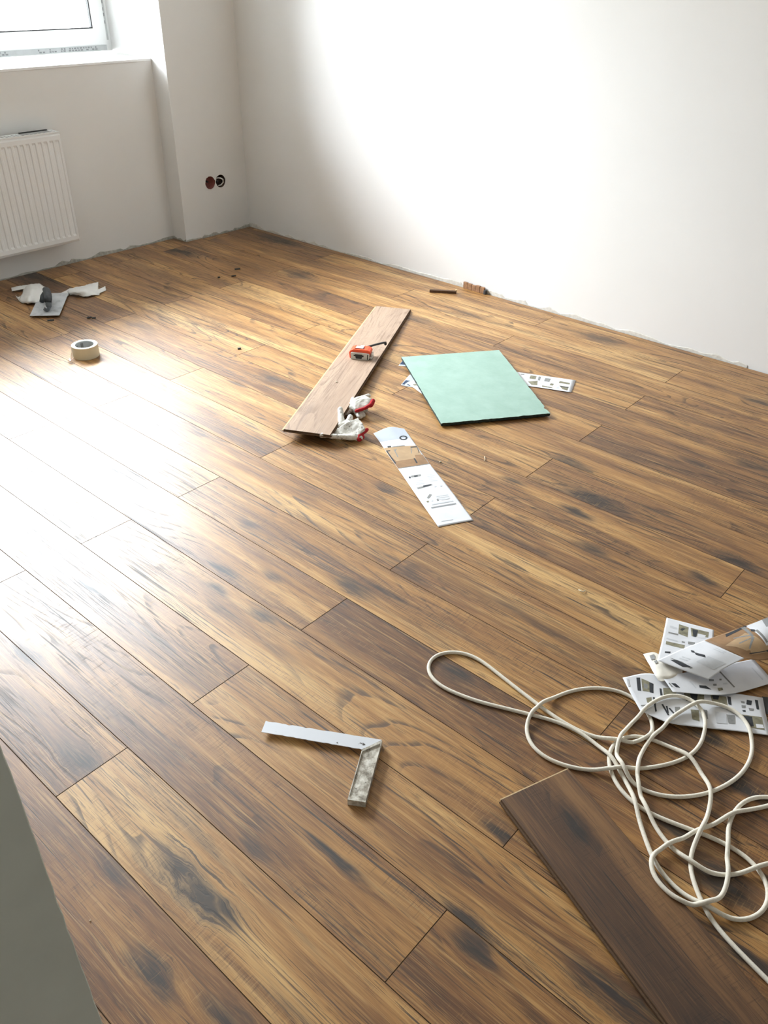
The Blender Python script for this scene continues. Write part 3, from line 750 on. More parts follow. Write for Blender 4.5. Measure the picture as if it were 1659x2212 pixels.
# packet
h5 = tag(empty('plastic_packet'), 'small crumpled off-white plastic packet tucked under the folded leaflet', 'packet')
M_PACK = plain('milky_plastic', lin(226, 220, 208), .4, .08, 30)
net = [cr([(255, 535), (320, 522), (385, 520), (470, 560)], (.008, .012, .014, .018)), cr([(330, 670), (410, 655), (500, 640), (600, 660)], (.013, .021, .022, .021)), cr([(385, 770), (450, 775), (560, 765), (690, 700)], (.0185, .023, .023, .021)), cr([(430, 835), (490, 845), (580, 820), (695, 760)], (.0175, .0195, .0195, .019))]
s = Sheet(net); bm = bmesh.new(); s.mesh(bm, 24, 24, .0006)
for v in bm.verts: v.co.z += .0016*abs(noise.noise(v.co*50))+.0012*abs(noise.noise(v.co*110))
bobj('wrapper', bm, M_PACK, h5, True)
bm = bmesh.new()
for q in ([(330, 560), (380, 545), (390, 600), (350, 610)], [(380, 620), (410, 610), (420, 640), (395, 650)]): s.patch(bm, [(ox+sc*a, oyy+sc*b) for a, b in q], 1, .0022)
bobj('print', bm, INKS, h5.children[0])['kind'] = 'stuff'
# folded leaflet on top: picture page below, text page above it, photo page rising to the right
h3 = tag(empty('leaflet'), 'folded leaflet topmost on the heap, picture page, white page and desk photo', 'leaflet')
net = [cr([(520, 125), (790, 195), (1052, 265)], (.006, .008, .012)), cr([(470, 370), (740, 430), (1040, 470)], (.014, .014, .016)), cr([(415, 605), (700, 660), (1030, 690)], (.031, .031, .030))]
pr = [('olive', (660, 200), (768, 235), (755, 345), (650, 305)), ('ink', (690, 245), (730, 250), (700, 275), (670, 265)), ('olive', (790, 240), (995, 290), (985, 350), (800, 335)), ('ink', (810, 255), (875, 270), (850, 345), (820, 340)), ('white', (870, 305), (960, 325), (950, 360), (860, 350)),
      ('olive', (515, 390), (725, 435), (715, 475), (510, 425)), ('ink', (500, 505), (565, 508), (560, 528), (498, 522)), ('grey', (760, 395), (840, 405), (830, 435), (760, 425)), ('grey', (540, 285), (650, 310), (648, 325), (540, 300)), ('grey', (690, 390), (725, 398), (722, 412), (690, 405)),
      ('pale', (560, 215), (640, 240), (635, 260), (555, 235)), ('pale', (520, 350), (640, 385), (637, 395), (518, 362))]
sheet_obj(h3, 'picture_page', net, pr, off=(ox, oyy), sc=sc)
net = [cr([(415, 606), (690, 480), (945, 382)], (.033, .042, .046)), cr([(700, 715), (930, 590), (1170, 480)], (.034, .050, .056)), cr([(990, 822), (1180, 690), (1395, 582)], (.030, .046, .054))]
pr = [('ink', (790, 490), (830, 500), (840, 525), (800, 515)), ('ink', (830, 515), (950, 545), (960, 575), (850, 545)), ('grey', (555, 575), (690, 620), (815, 690), (790, 700)), ('ink', (560, 600), (640, 605), (810, 685), (700, 680)),
      ('pale', (850, 620), (990, 560), (1190, 640), (1050, 710))] + para(1040, 480, 120, 50, 22, -12, 2) + para(700, 560, 90, 30, -30, 16, 2)
sheet_obj(h3, 'text_page', net, pr, off=(ox, oyy), sc=sc)
net = [cr([(945, 382), (1390, 222), (1590, 148), (1800, 60)], (.046, .060, .062, .050)), cr([(1170, 482), (1470, 380), (1680, 320), (1900, 250)], (.056, .068, .070, .055)), cr([(1395, 582), (1560, 606), (1720, 585), (1960, 500)], (.054, .050, .050, .040))]
pr = [('sand', (1180, 440), (1400, 300), (1640, 440), (1420, 500)), ('sand', (1450, 480), (1640, 420), (1700, 500), (1480, 540)), ('white', (1400, 225), (1590, 150), (1760, 420), (1640, 440)), ('midg', (1590, 150), (1800, 60), (1830, 200), (1640, 230)),
      ('ink', (1180, 315), (1400, 215), (1430, 222), (1190, 345)), ('grey', (1350, 240), (1400, 230), (1500, 330), (1480, 350)), ('ink', (1460, 255), (1510, 260), (1520, 285), (1470, 280)), ('grey', (1480, 340), (1510, 345), (1460, 480), (1445, 475)), ('grey', (1270, 355), (1460, 320), (1462, 332), (1272, 365)),
      ('grey', (1330, 410), (1480, 345), (1490, 352), (1340, 420)), ('ink', (1450, 525), (1640, 495), (1642, 503), (1452, 535)), ('ink', (1640, 490), (1690, 480), (1690, 505), (1642, 510)), ('grey', (1510, 270), (1540, 260), (1660, 400), (1640, 410))]
sheet_obj(h3, 'photo_page', net, pr, M_BROWNINK, off=(ox, oyy), sc=sc)
h6 = tag(empty('leaflet'), 'dark grey leaflet edge peeping out at the right of the picture strip', 'leaflet')
net = [cr([(1590, 1010), (1800, 1040)], (.002, .002)), cr([(1640, 1210), (1850, 1240)], (.002, .002))]
sheet_obj(h6, 'sheet', net, (), M_DGREY, (ox, oyy), sc)

# ------------------------------------------------------------------ rope
rp = [(1720,1670,0),(1659,1610,0),(1590,1540,0),(1500,1450,0),(1420,1360,0),(1370,1290,0),(1330,1200,0),(1300,1120,0),(1290,1040,0),(1310,970,0),(1350,890,400),(1380,820,400),(1390,740,400),(1375,680,400),(1330,610,400),(1270,545,400),
 (1190,505,0),(1110,470,0),(1060,455,0),(1000,455,0),(945,477,0),(912,520,0),(906,570,0),(918,630,0),(955,700,0),(1015,765,0),(1100,820,0),(1220,870,0),(1330,910,0),(1450,960,0),(1550,1020,0),(1620,1085,0),(1660,1160,0),(1668,1220,0),
 (1640,1285,0),(1570,1326,0),(1500,1328,0),(1420,1300,0),(1350,1260,0),(1270,1215,0),(1200,1150,0),(1140,1080,0),(1108,1015,0),(1080,940,0),(1050,850,0),(1025,765,0),(1000,690,0),(960,622,0),(905,550,0),(840,488,0),(775,440,0),(700,403,0),(620,375,0),(520,350,0),(400,320,0),(300,295,0),(200,260,0),(110,218,0),(62,172,0),(50,130,0),
 (72,85,0),(130,61,0),(220,62,0),(300,97,0),(370,150,0),(450,213,0),(530,275,0),(610,335,0),(690,390,0),(780,438,0),(870,470,0),(960,488,0),(1040,490,0),(1100,470,0),(1119,430,0),(1112,385,0),(1085,330,0),(1040,285,0),(990,255,0),(900,231,0),(800,230,0),(700,252,0),(600,303,0),(542,350,0),(516,410,0),(530,480,0),(580,540,0),(660,582,0),(760,610,0),(880,622,0),(1000,615,0),(1120,603,0),(1230,578,0),(1310,535,0),(1352,475,0),(1362,410,0),(1348,350,0),(1312,308,0),(1270,286,0),(1220,280,0),(1155,293,0),(1090,332,0),(1020,390,0),(965,460,0),(940,525,0),(950,595,0),(990,660,0),(1040,697,0),(1120,730,0),(1220,745,0),(1340,735,0),(1440,700,0),(1530,640,0),(1580,560,0),(1586,480,0),(1560,405,0),(1510,352,0),(1440,320,0),(1370,312,0),(1290,330,0),(1210,380,0),(1130,450,0),(1070,520,0),(1040,600,0),(1042,690,0),(1060,760,0),(1100,840,0),(1150,920,0),(1200,980,0),(1255,1035,0),(1325,1083,0),(1400,1110,0),(1480,1115,0),(1560,1100,0),(1659,1066,0),
 (1740,1020,0),(1800,930,0),(1790,800,0),(1720,748,0),(1659,743,0),(1600,741,0),(1545,764,0),(1500,810,0),(1475,870,0),(1466,960,0),(1465,1060,0),(1470,1140,0),(1450,1210,0),(1400,1255,0),(1330,1275,0),(1250,1265,0),(1170,1210,0),(1112,1140,0),(1090,1080,0),(1112,1018,0),(1170,985,0),(1250,945,0),(1340,905,0),(1420,865,0),(1500,825,0),(1590,800,0),(1659,788,0),(1760,770,0)]
RR = .0041
S1 = Sheet([cr([(25, 800), (330, 752), (700, 850), (1150, 950), (1600, 1025)], (.016, .0145, .010, .008, .006)), cr([(225, 1172), (540, 1305), (900, 1358), (1300, 1400), (1700, 1452)], (.0135, .0125, .008, .005, .004))])
P2 = []; prio = []
for i, (a, b, p) in enumerate(rp):
    px, py = 900+.4575*a, 1380+.4575*b
    P2.append(at(px, py, .006)[:2]); prio.append(p if p else i)
P2 = np.array(P2)
def catmull(P, m=7):
    out = []; idx = []
    for i in range(len(P)-1):
        p0, p1, p2, p3 = P[max(i-1, 0)], P[i], P[i+1], P[min(i+2, len(P)-1)]
        for k in range(m):
            f = k/m; out.append(.5*((2*p1)+(p2-p0)*f+(2*p0-5*p1+4*p2-p3)*f*f+(3*p1-p0-3*p2+p3)*f**3)); idx.append(i+f)
    out.append(P[-1]); idx.append(len(P)-1); return np.array(out), np.array(idx)
# densify, then make spacing even
C2, ci = catmull(P2, 10)
sl = np.r_[0, np.cumsum(np.linalg.norm(np.diff(C2, axis=0), axis=1))]
NN = int(sl[-1]/.005); ss_ = np.linspace(0, sl[-1], NN)
X = np.interp(ss_, sl, C2[:, 0]); Y = np.interp(ss_, sl, C2[:, 1]); CI = np.interp(ss_, sl, ci)
for _ in range(30):
    X[1:-1] = .25*X[:-2]+.5*X[1:-1]+.25*X[2:]; Y[1:-1] = .25*Y[:-2]+.5*Y[1:-1]+.25*Y[2:]
pr_ = np.interp(CI, range(len(prio)), prio)
base = np.zeros(NN)
iu0 = next(i for i, q in enumerate(rp) if q[:2] == (1112, 385)); iu1 = next(i for i, q in enumerate(rp) if q[:2] == (990, 255))
for i in range(NN):
    z = 0.0
    if on_near_plank((X[i], Y[i]), .003): z = zt_n
    if not (iu0-1 < CI[i] < iu1+1):
        px = proj((X[i], Y[i], .008)); t = S1.uv(*px)
        if -.02 < t[0] < 1.02 and -.03 < t[1] < 1.03:
            q = S1(*np.clip(t, 0, 1)); e = proj(q)
            if np.hypot(*(e-px)) < 4: z = max(z, q[2]+.0012)
    base[i] = z
for _ in range(4): base[1:-1] = np.maximum(base[1:-1], .33*(base[:-2]+base[1:-1]+base[2:]))
for _ in range(5): base[1:-1] = .25*base[:-2]+.5*base[1:-1]+.25*base[2:]
lift = np.zeros(NN)
def bumpat(i, h):
    s = ss_-ss_[i]; np.maximum(lift, h*np.exp(-(s/.028)**2), out=lift)
A = np.stack([X, Y], 1)
cross = []
for i in range(NN-1):
    d = A[i+1]-A[i]; r = A[i+3:-1]-A[i] if i+3 < NN-1 else None
    if r is None or len(r) == 0: continue
    near = np.where((np.abs(r[:, 0]) < .012) & (np.abs(r[:, 1]) < .012))[0]
    for jn in near:
        j = jn+i+3; e = A[j+1]-A[j]; den = d[0]*e[1]-d[1]*e[0]
        if abs(den) < 1e-12: continue
        w = A[j]-A[i]; t = (w[0]*e[1]-w[1]*e[0])/den; u = (w[0]*d[1]-w[1]*d[0])/den
        if 0 <= t < 1 and 0 <= u < 1: cross.append((i, j) if pr_[i] > pr_[j] else (j, i))
for up_, lo_ in sorted(cross, key=lambda c: pr_[c[0]]):
    zl = base[lo_]+lift[lo_]; bumpat(up_, max(0, zl+2*RR-base[up_]))
rope_pts = [(X[i], Y[i], base[i]+lift[i]+RR) for i in range(NN)]
def rope_mat():
    t = NT('white_cotton_rope'); c = t.obj()
    f = t.noise(c, 260, 3); g = t.noise(c, 9, 3)
    col = t.ramp(f, [(.3, lin(224, 216, 200)), (.7, lin(238, 231, 216))])
    col = t.mix(t.ss(g, .6, .8, 0, .25), col, lin(196, 178, 150))
    t.set(Base_Color=col, Roughness=.9); t.bump(t.noise(c, 420, 2), .35, .001); return t.mat
bm = bmesh.new(); tube(bm, rope_pts, RR, 10)
tag(bobj('rope', bm, rope_mat(), None, True), 'long white cotton rope lying in tangled loops on the floor', 'rope')

# ------------------------------------------------------------------ try square
M_STEEL = NT('worn_steel'); c = M_STEEL.obj()
M_STEEL.set(Base_Color=M_STEEL.mix(M_STEEL.ss(M_STEEL.noise(c, 70, 2), .70, .74), lin(210, 212, 217), lin(70, 66, 60)), Metallic=.15, Roughness=.45)
M_STEEL = M_STEEL.mat
def castmat():
    t = NT('paint_spattered_cast_metal'); c = t.obj(); f = t.noise(c, 60, 5, .65)
    col = t.ramp(f, [(.30, lin(96, 88, 74)), (.45, lin(160, 152, 138)), (.6, lin(205, 200, 188)), (.75, lin(225, 221, 211))])
    col = t.mix(t.ss(t.noise(c, 130, 2), .68, .72), col, lin(70, 60, 48))
    t.set(Base_Color=col, Roughness=.55, Metallic=.1); t.bump(f, .6, .004); return t.mat
M_CAST = castmat()
sq = tag(empty('try_square'), 'steel try square with a plaster-spattered metal stock, lying on the floor left of the rope', 'try square')
zs_ = .010
bl = [at(574, 1557, zs_), at(825, 1598, zs_), at(782, 1619, zs_), at(564.5, 1581, zs_)]
bm = bmesh.new(); rim = []; rnd = random.Random(2)
for i in range(4):
    a, b = bl[i], bl[(i+1) % 4]; n = (34, 8, 34, 3)[i]
    nr = np.array([-(b-a)[1], (b-a)[0], 0]); nr /= np.linalg.norm(nr)
    if nr@(sum(bl)/4-a) < 0: nr = -nr
    for k in range(n):
        j = rnd.random()**3*.0012 if (i in (0, 2) and k) else 0
        if i == 0 and k in (7, 12): j = .0022
        rim.append(a+(b-a)*k/n+nr*j)
tv = [bm.verts.new(p) for p in rim]; bv = [bm.verts.new(p-np.array([0, 0, .0012])) for p in rim]
bm.faces.new(tv); bm.faces.new(bv[::-1]); N = len(rim)
for i in range(N): bm.faces.new((tv[i], bv[i], bv[(i+1) % N], tv[(i+1) % N]))
bmesh.ops.triangulate(bm, faces=[f for f in bm.faces if len(f.verts) > 4])
bobj('blade', bm, M_STEEL, sq)
zs_ = .0155
st = [at(826, 1599, zs_), at(789.5, 1733, zs_), at(750.5, 1727, zs_), at(782, 1618, zs_)]
bm = bmesh.new()
cen = sum(st)/4
def ringv(k, z): return [bm.verts.new(((p+(cen-p)*k)[0], (p+(cen-p)*k)[1], z)) for p in st]
r0, r1, r2, r3 = ringv(0, .0), ringv(0, zs_), ringv(.10, zs_), ringv(.13, zs_-.0025)
for a, b in ((r0, r1), (r1, r2), (r2, r3)):
    for i in range(4): bm.faces.new((a[i], a[(i+1) % 4], b[(i+1) % 4], b[i]))
bm.faces.new(r0[::-1]); bm.faces.new(r3)
bobj('stock', bm, M_CAST, sq)

# ------------------------------------------------------------------ tape measure on the far plank
Mi = Mx.inverted()
def on_far(px, py, h=0.0):                               # point of the far plank's top face, lifted h
    d = Vector(ray(px, py)); o = Vector(CAM); n = Mx.to_3x3() @ Vector((0, 0, 1)); p0 = Mx.translation+n*h
    return o+d*((p0-o).dot(n)/d.dot(n))
a = on_far(757.5, 775.5); b = on_far(800, 779.5)
nz_ = Mx.to_3x3() @ Vector((0, 0, 1))
Mt = frame_from(a, b-a, nz_)
tm = tag(empty('tape_measure'), 'orange and grey tape measure standing on the far loose plank', 'tape measure'); tm.matrix_world = Mt
Lt = (b-a).length; Ht = .040; Dt = .056
M_ORNG = plain('orange_plastic', lin(240, 84, 40), .45, .05, 60); M_LGREY = plain('light_grey_plastic', lin(206, 206, 200), .5, .04, 60)
def prism(bm, prof, y0, y1, mi=0, bev=.0):
    lo = [bm.verts.new((x, y0, z)) for x, z in prof]; hi = [bm.verts.new((x, y1, z)) for x, z in prof]; n = len(prof)
    fs = [bm.faces.new(lo), bm.faces.new(hi[::-1])]+[bm.faces.new((lo[i], hi[i], hi[(i+1) % n], lo[(i+1) % n])) for i in range(n)]
    if bev: bmesh.ops.bevel(bm, geom=[e for f in fs[:2] for e in f.edges], offset=bev, segments=3, profile=.5, affect='EDGES')
bm = bmesh.new()
prism(bm, [(-.006, .004), (-.002, .001), (Lt-.016, .001), (Lt-.006, .014), (Lt-.001, .027), (Lt-.004, .036), (Lt-.014, Ht), (.010, Ht), (-.002, Ht-.005), (-.008, Ht-.014)], .004, Dt-.004, bev=.003)
bobj('case', bm, M_ORNG, tm, False)
bm = bmesh.new()
prism(bm, [(.001, .0), (Lt-.012, .0), (Lt-.006, .004), (Lt-.004, .022), (Lt-.006, .027), (Lt*.55, .0285), (.004, .0285), (.0, .025)], -.001, .0045, bev=.0012)
fp = bobj('side_plate', bm, M_LGREY, tm)
bm = bmesh.new(); prism(bm, [(.001, .0), (Lt-.012, .0), (Lt-.006, .004), (Lt-.004, .022), (Lt-.006, .027), (.004, .0285), (.0, .025)], Dt-.0045, Dt+.001, bev=.0012); bobj('side_plate', bm, M_LGREY, tm)
bm = bmesh.new(); bm.faces.new([bm.verts.new((x, -.0012, z)) for x, z in ((.021, .0045), (.044, .0045), (.046, .0120), (.052, .0130), (.052, .0195), (.046, .0200), (.046, .0225), (.018, .0225), (.018, .0200), (.012, .0200), (.012, .0145), (.0185, .0140))]); bobj('badge', bm, M_GASK, fp); bm = bmesh.new(); box(bm, (Lt-.013, -.0016, .004), (Lt-.0095, -.0009, .024)); bobj('edge_slot', bm, M_GASK, fp)
bm = bmesh.new(); box(bm, (Lt-.012, .010, .0008), (Lt+.004, Dt-.010, .012), bevel=.002); bobj('nose', bm, M_LGREY, tm); bm = bmesh.new(); box(bm, (Lt-.002, .014, .0122), (Lt+.004, Dt-.014, .022), bevel=.001); bobj('tape_mouth', bm, M_LGREY, tm)
bm = bmesh.new(); box(bm, (.016, .016, Ht-.0004), (.046, .040, Ht+.0022), bevel=.001); box(bm, (.030, .042, Ht-.0004), (.046, .052, Ht+.001), bevel=.0004); fpl = bobj('lock_plate', bm, M_LGREY, tm)
bm = bmesh.new(); box(bm, (.014, .013, Ht+.0001), (.050, .0158, Ht+.0012)); box(bm, (.0465, .014, Ht+.0001), (.050, .034, Ht+.0012)); bobj('lock_gap', bm, plain('dark_red_plastic', lin(110, 24, 26), .5, .1, 50), fpl)
s0 = Mi @ on_far(799, 748, .034); e0 = Mi @ on_far(833, 739.5, .024)
p0 = Mt.inverted() @ (Mx @ s0); p1 = Mt.inverted() @ (Mx @ e0)
bm = bmesh.new(); pts = [p0+(p1-p0)*(k/8)+Vector((0, 0, .001*math.sin(PI*k/8))) for k in range(9)]
tube(bm, [p0-(p1-p0).normalized()*.012]+pts+[p1+Vector((.001, 0, -.006)), p1+Vector((-.004, -.001, -.010))], .0052, 8, flat=.75)
bobj('wrist_strap', bm, M_GASK, tm, True)

# ------------------------------------------------------------------ gloves
def glove_mat():
    t = NT('dotted_cotton'); c = t.obj()
    f = t.noise(c, 120, 3); col = t.ramp(f, [(.3, lin(214, 210, 200)), (.7, lin(236, 233, 226))])
    d = t.m('MULTIPLY', t.ss(t.noise(c, 190, 1), .57, .63), t.ss(t.noise(c, 26, 2), .46, .56))
    col = t.mix(t.m('MULTIPLY', d, .75), col, lin(110, 106, 102))
    t.set(Base_Color=col, Roughness=.95); t.bump(t.noise(c, 500, 2), .5, .002); return t.mat
M_GLOVE = glove_mat(); M_RED = plain('red_knit', lin(176, 32, 40), .9, .15, 300, .5)
def pz(px, py, z): return Vector(at(px, py, z))
g1 = tag(empty('glove'), 'dirty white dotted work glove with red cuff, nearest the plank corner', 'glove', 'work gloves beside the plank')
bm = bmesh.new()
def wedge(bm, pts, th):                                   # thick flap of cloth through px/z points
    q = [pz(*p) for p in pts]; c = sum(q, Vector())/len(q); n = Vector((0, 0, th/2))
    t_ = [bm.verts.new(p+n) for p in q]; b_ = [bm.verts.new(p-n) for p in q]; k = len(q)
    bm.faces.new(t_); bm.faces.new(b_[::-1])
    for i in range(k): bm.faces.new((t_[i], b_[i], b_[(i+1) % k], t_[(i+1) % k]))
# front glove: palm folded over as a tent, one finger up on the plank, one long finger flat along the floor
wedge(bm, [(714, 938, .014), (742, 918, .040), (773, 904, .052), (782, 914, .046), (789, 928, .034), (776, 942, .020), (745, 944, .014)], .012)
blob(bm, pz(695, 940, .030), pz(716, 942, .026), .0085, .0085); blob(bm, pz(716, 942, .026), pz(772, 946, .012), .0085, .010)
blob(bm, pz(738, 914, .030), pz(735, 884, .056), .0115, .0095)
blob(bm, pz(752, 912, .034), pz(757, 901, .044), .0105, .010)
blob(bm, pz(745, 916, .030), pz(728, 921, .022), .010, .0095)
blob(bm, pz(728, 921, .022), pz(725, 926, .012), .0095, .009)
blob(bm, pz(736, 914, .026), pz(765, 920, .030), .012, .014); blob(bm, pz(745, 930, .016), pz(778, 932, .018), .015, .014)
blob(bm, pz(772, 946, .012), pz(778, 946, .013), .010, .011)
fuse('glove_body', bm, M_GLOVE, g1, .0026, 5, .0016, 60)
bm = bmesh.new()
blob(bm, pz(774, 936, .020), pz(776, 948, .012), .0085, .0095); blob(bm, pz(776, 942, .020), pz(793, 928, .026), .0065, .0065); blob(bm, pz(778, 947, .012), pz(784, 944, .014), .009, .007)
fuse('cuff', bm, M_RED, g1, .0022, 3, .001, 90)
g2 = tag(empty('glove'), 'clean white work glove with dark red cuff edge, farther from the camera', 'glove', 'work gloves beside the plank')
bm = bmesh.new()
wedge(bm, [(754, 877, .030), (768, 868, .045), (788, 857, .052), (803, 863, .050), (806, 868, .044), (796, 878, .036), (780, 884, .030), (768, 887, .026)], .012)
blob(bm, pz(766, 866, .032), pz(796, 855, .040), .010, .0085)
blob(bm, pz(758, 878, .022), pz(762, 862, .030), .009, .008)
blob(bm, pz(748, 890, .014), pz(757, 884, .018), .0125, .0115)
blob(bm, pz(770, 890, .014), pz(784, 896, .010), .0115, .0105); blob(bm, pz(772, 892, .010), pz(778, 900, .010), .0105, .0095)
blob(bm, pz(760, 876, .022), pz(790, 872, .030), .014, .016); blob(bm, pz(764, 884, .014), pz(788, 884, .014), .012, .013)
fuse('glove_body', bm, M_GLOVE, g2, .0026, 5, .0016, 60)
bm = bmesh.new()
blob(bm, pz(770, 888, .028), pz(788, 882, .034), .0062, .0062); blob(bm, pz(788, 882, .034), pz(800, 875, .040), .0062, .007); blob(bm, pz(801, 875, .040), pz(806, 866, .047), .0085, .0080)
fuse('cuff', bm, M_RED, g2, .0022, 3, .001, 90)

# ------------------------------------------------------------------ packing tape roll
c0 = Vector((at(155, 757, .0)+at(217, 757, .0))/2); c0 = Vector(at(187, 768, .0))
RO, RI, HT = .0505, .0385, .048
tp = tag(empty('tape_roll', c0), 'roll of cream packing tape standing flat on the floor with its end peeled', 'tape roll')
M_TAPE = plain('cream_tape', lin(222, 216, 192), .35, .04, 30); M_COREG = plain('grey_card', lin(186, 190, 190), .7, .06, 60)
def lathe(prof, n=48):
    bm = bmesh.new(); rg = [[bm.verts.new((r*math.cos(2*PI*i/n), r*math.sin(2*PI*i/n), z)) for i in range(n)] for r, z in prof]
    for a, b in zip(rg, rg[1:]+rg[:1]):
        for i in range(n): f = bm.faces.new((a[i], a[(i+1) % n], b[(i+1) % n], b[i])); f.smooth = False
    return bm
bobj('tape_winding', lathe([(RO, .001), (RO, HT-.001), (RO-.001, HT), (RI, HT), (RI, .0), (RO-.001, .0)]), M_TAPE, tp)
core = bobj('card_core', lathe([(RI-.0001, .0004), (RI-.0001, HT-.001), (RI-.003, HT-.001), (RI-.003, .0004)]), M_COREG, tp)
bm = bmesh.new()
for a0, a1, z0, z1 in ((.3, .62, .018, .036), (.75, .9, .014, .03), (-.35, -.05, .02, .04), (1.6, 2.0, .026, .04), (2.05, 2.2, .024, .034), (2.6, 3.0, .012, .03)):
    k = 6
    vs = [[bm.verts.new(((RI-.0034)*math.cos(a0+(a1-a0)*i/k), (RI-.0034)*math.sin(a0+(a1-a0)*i/k), z)) for i in range(k+1)] for z in (z0, z1)]
    for i in range(k): bm.faces.new((vs[0][i], vs[0][i+1], vs[1][i+1], vs[1][i]))
bobj('core_print', bm, M_GINK, core)['kind'] = 'stuff'
te = NT('clear_tape'); te.set(Base_Color=lin(235, 232, 222), Roughness=.15, Alpha=.6); M_CLEAR = te.mat
e = Vector(at(145, 781, .004))-c0; tang = Vector((-.03, .04, 0)).normalized()
s0_ = Vector(at(162, 772, .0))-c0; s0_.z = 0; s0_ = s0_.normalized()*RO
bm = bmesh.new(); cols = []
for i in range(9):
    f = i/8; p = s0_.lerp(Vector((e.x, e.y, 0)), f); wz = .004+.004*math.sin(7*f); tilt = f*.012
    sd = Vector((-e.y, e.x, 0)).normalized()
    cols.append([bm.verts.new(p+sd*.0+Vector((0, 0, .001+.002*f))), bm.verts.new(p+sd*tilt+Vector((0, 0, .020*(1-.3*f)+wz*.3))), bm.verts.new(p+sd*tilt*2+Vector((0, 0, (HT-.004)*(1-.75*f))))])
for a, b in zip(cols, cols[1:]):
    for i in range(2): bm.faces.new((a[i], a[i+1], b[i+1], b[i]))
bobj('tape_end', bm, M_CLEAR, tp, True)

# ------------------------------------------------------------------ plastering trowel and plastic bag
tw = tag(empty('plastering_trowel'), 'steel plastering trowel with a dark handle lying on a white plastic bag', 'trowel')
zt_ = .012
q = [at(64, 682, zt_), at(128, 681, zt_), at(148.5, 632, zt_), at(87, 634, zt_)]
bm = bmesh.new(); tv = [bm.verts.new(p) for p in q]; bv = [bm.verts.new(p-np.array([0, 0, .0016])) for p in q]
bm.faces.new(tv); bm.faces.new(bv[::-1])
for i in range(4): bm.faces.new((tv[i], bv[i], bv[(i+1) % 4], tv[(i+1) % 4]))
M_TSTEEL = NT('plaster_smeared_steel'); c = M_TSTEEL.obj(); M_TSTEEL.set(Base_Color=M_TSTEEL.ramp(M_TSTEEL.noise(c, 28, 4, .6), [(.30, lin(168, 172, 176)), (.44, lin(198, 202, 206)), (.7, lin(214, 217, 220))]), Roughness=.42, Metallic=.2); M_TSTEEL = M_TSTEEL.mat
bobj('blade', bm, M_TSTEEL, tw)
M_HND = plain('dark_grey_grip', lin(58, 64, 70), .5, .35, 60)
bm = bmesh.new(); tube(bm, [pz(104, 652, .052), pz(104, 644, .058), pz(103, 636, .060), pz(101, 628, .058), pz(98, 626, .050)], [.014, .0165, .017, .016, .013], 14); bobj('grip', bm, M_HND, tw, True)
bm = bmesh.new(); tube(bm, [pz(98, 672, .014), pz(101, 668, .020), pz(105, 660, .036), pz(105, 653, .050)], [.011, .012, .013, .013], 12); bobj('front_bracket', bm, plain('grey_bracket', lin(96, 102, 108), .4, .4, 60), tw, True)
bm = bmesh.new(); tube(bm, [pz(99, 628, .052), pz(93, 640, .034), pz(92, 650, .018), pz(96, 652, .014)], [.009, .012, .014, .012], 12); bobj('rear_bracket', bm, M_HND, tw, True)
bm = bmesh.new(); tube(bm, [pz(98, 663, .034), pz(99.5, 662, .036)], .008, 12); bobj('rivet', bm, M_STEEL, tw, True)
bag = tag(empty('plastic_bag'), 'crumpled white plastic carrier bag spread out under the steel trowel', 'plastic bag')
tb = NT('thin_white_plastic'); tb.set(Base_Color=lin(238, 238, 236), Roughness=.35, Alpha=.95); M_BAG = tb.mat
sc = 300/1659; ox, oyy = 0, 560
def bag_sheet(name, net, amp, nu=22, nv=14):
    s = Sheet(net); bm = bmesh.new(); s.mesh(bm, nu, nv, .0006)
    for v in bm.verts:
        v.co.z = max(.0006, v.co.z+amp*noise.fractal(v.co*28, 1.0, 2.0, 3)+amp*.5*abs(noise.noise(v.co*60)))
    return bobj(name, bm, M_BAG, bag, True)
bag_sheet('bag_body', [cr([(285, 345), (370, 295), (470, 300), (560, 350)], (.008, .026, .024, .010)), cr([(265, 410), (360, 390), (470, 400), (580, 430)], (.012, .034, .026, .008)), cr([(230, 480), (330, 500), (440, 500), (600, 520)], (.008, .022, .014, .006)), cr([(260, 520), (330, 525), (420, 530), (620, 560)], (.002, .004, .004, .003))], .007)
bag_sheet('bag_handle', [cr([(133, 340), (240, 312), (365, 300)], (.006, .014, .016)), cr([(143, 384), (235, 365), (350, 352)], (.004, .012, .016))], .003, 14, 5)
bag_sheet('bag_handle', [cr([(185, 432), (225, 450), (280, 410)], (.004, .01, .014)), cr([(205, 470), (255, 515), (330, 520)], (.003, .005, .006))], .003, 12, 6)
bag_sheet('bag_neck', [cr([(560, 420), (690, 415), (830, 350)], (.004, .004, .014)), cr([(600, 500), (700, 460), (820, 430)], (.003, .003, .006))], .001, 12, 5)
bag_sheet('bag_end', [cr([(825, 348), (930, 325), (1060, 300), (1175, 276)], (.014, .022, .020, .014)), cr([(805, 390), (930, 385), (1060, 360), (1175, 350)], (.012, .030, .026, .012)), cr([(840, 430), (930, 435), (1050, 440), (1190, 425)], (.004, .010, .008, .004))], .006)
bag_sheet('bag_handle', [cr([(1060, 370), (1160, 360), (1258, 324)], (.010, .014, .012)), cr([(1060, 425), (1170, 415), (1268, 368)], (.004, .006, .006))], .003, 12, 5)

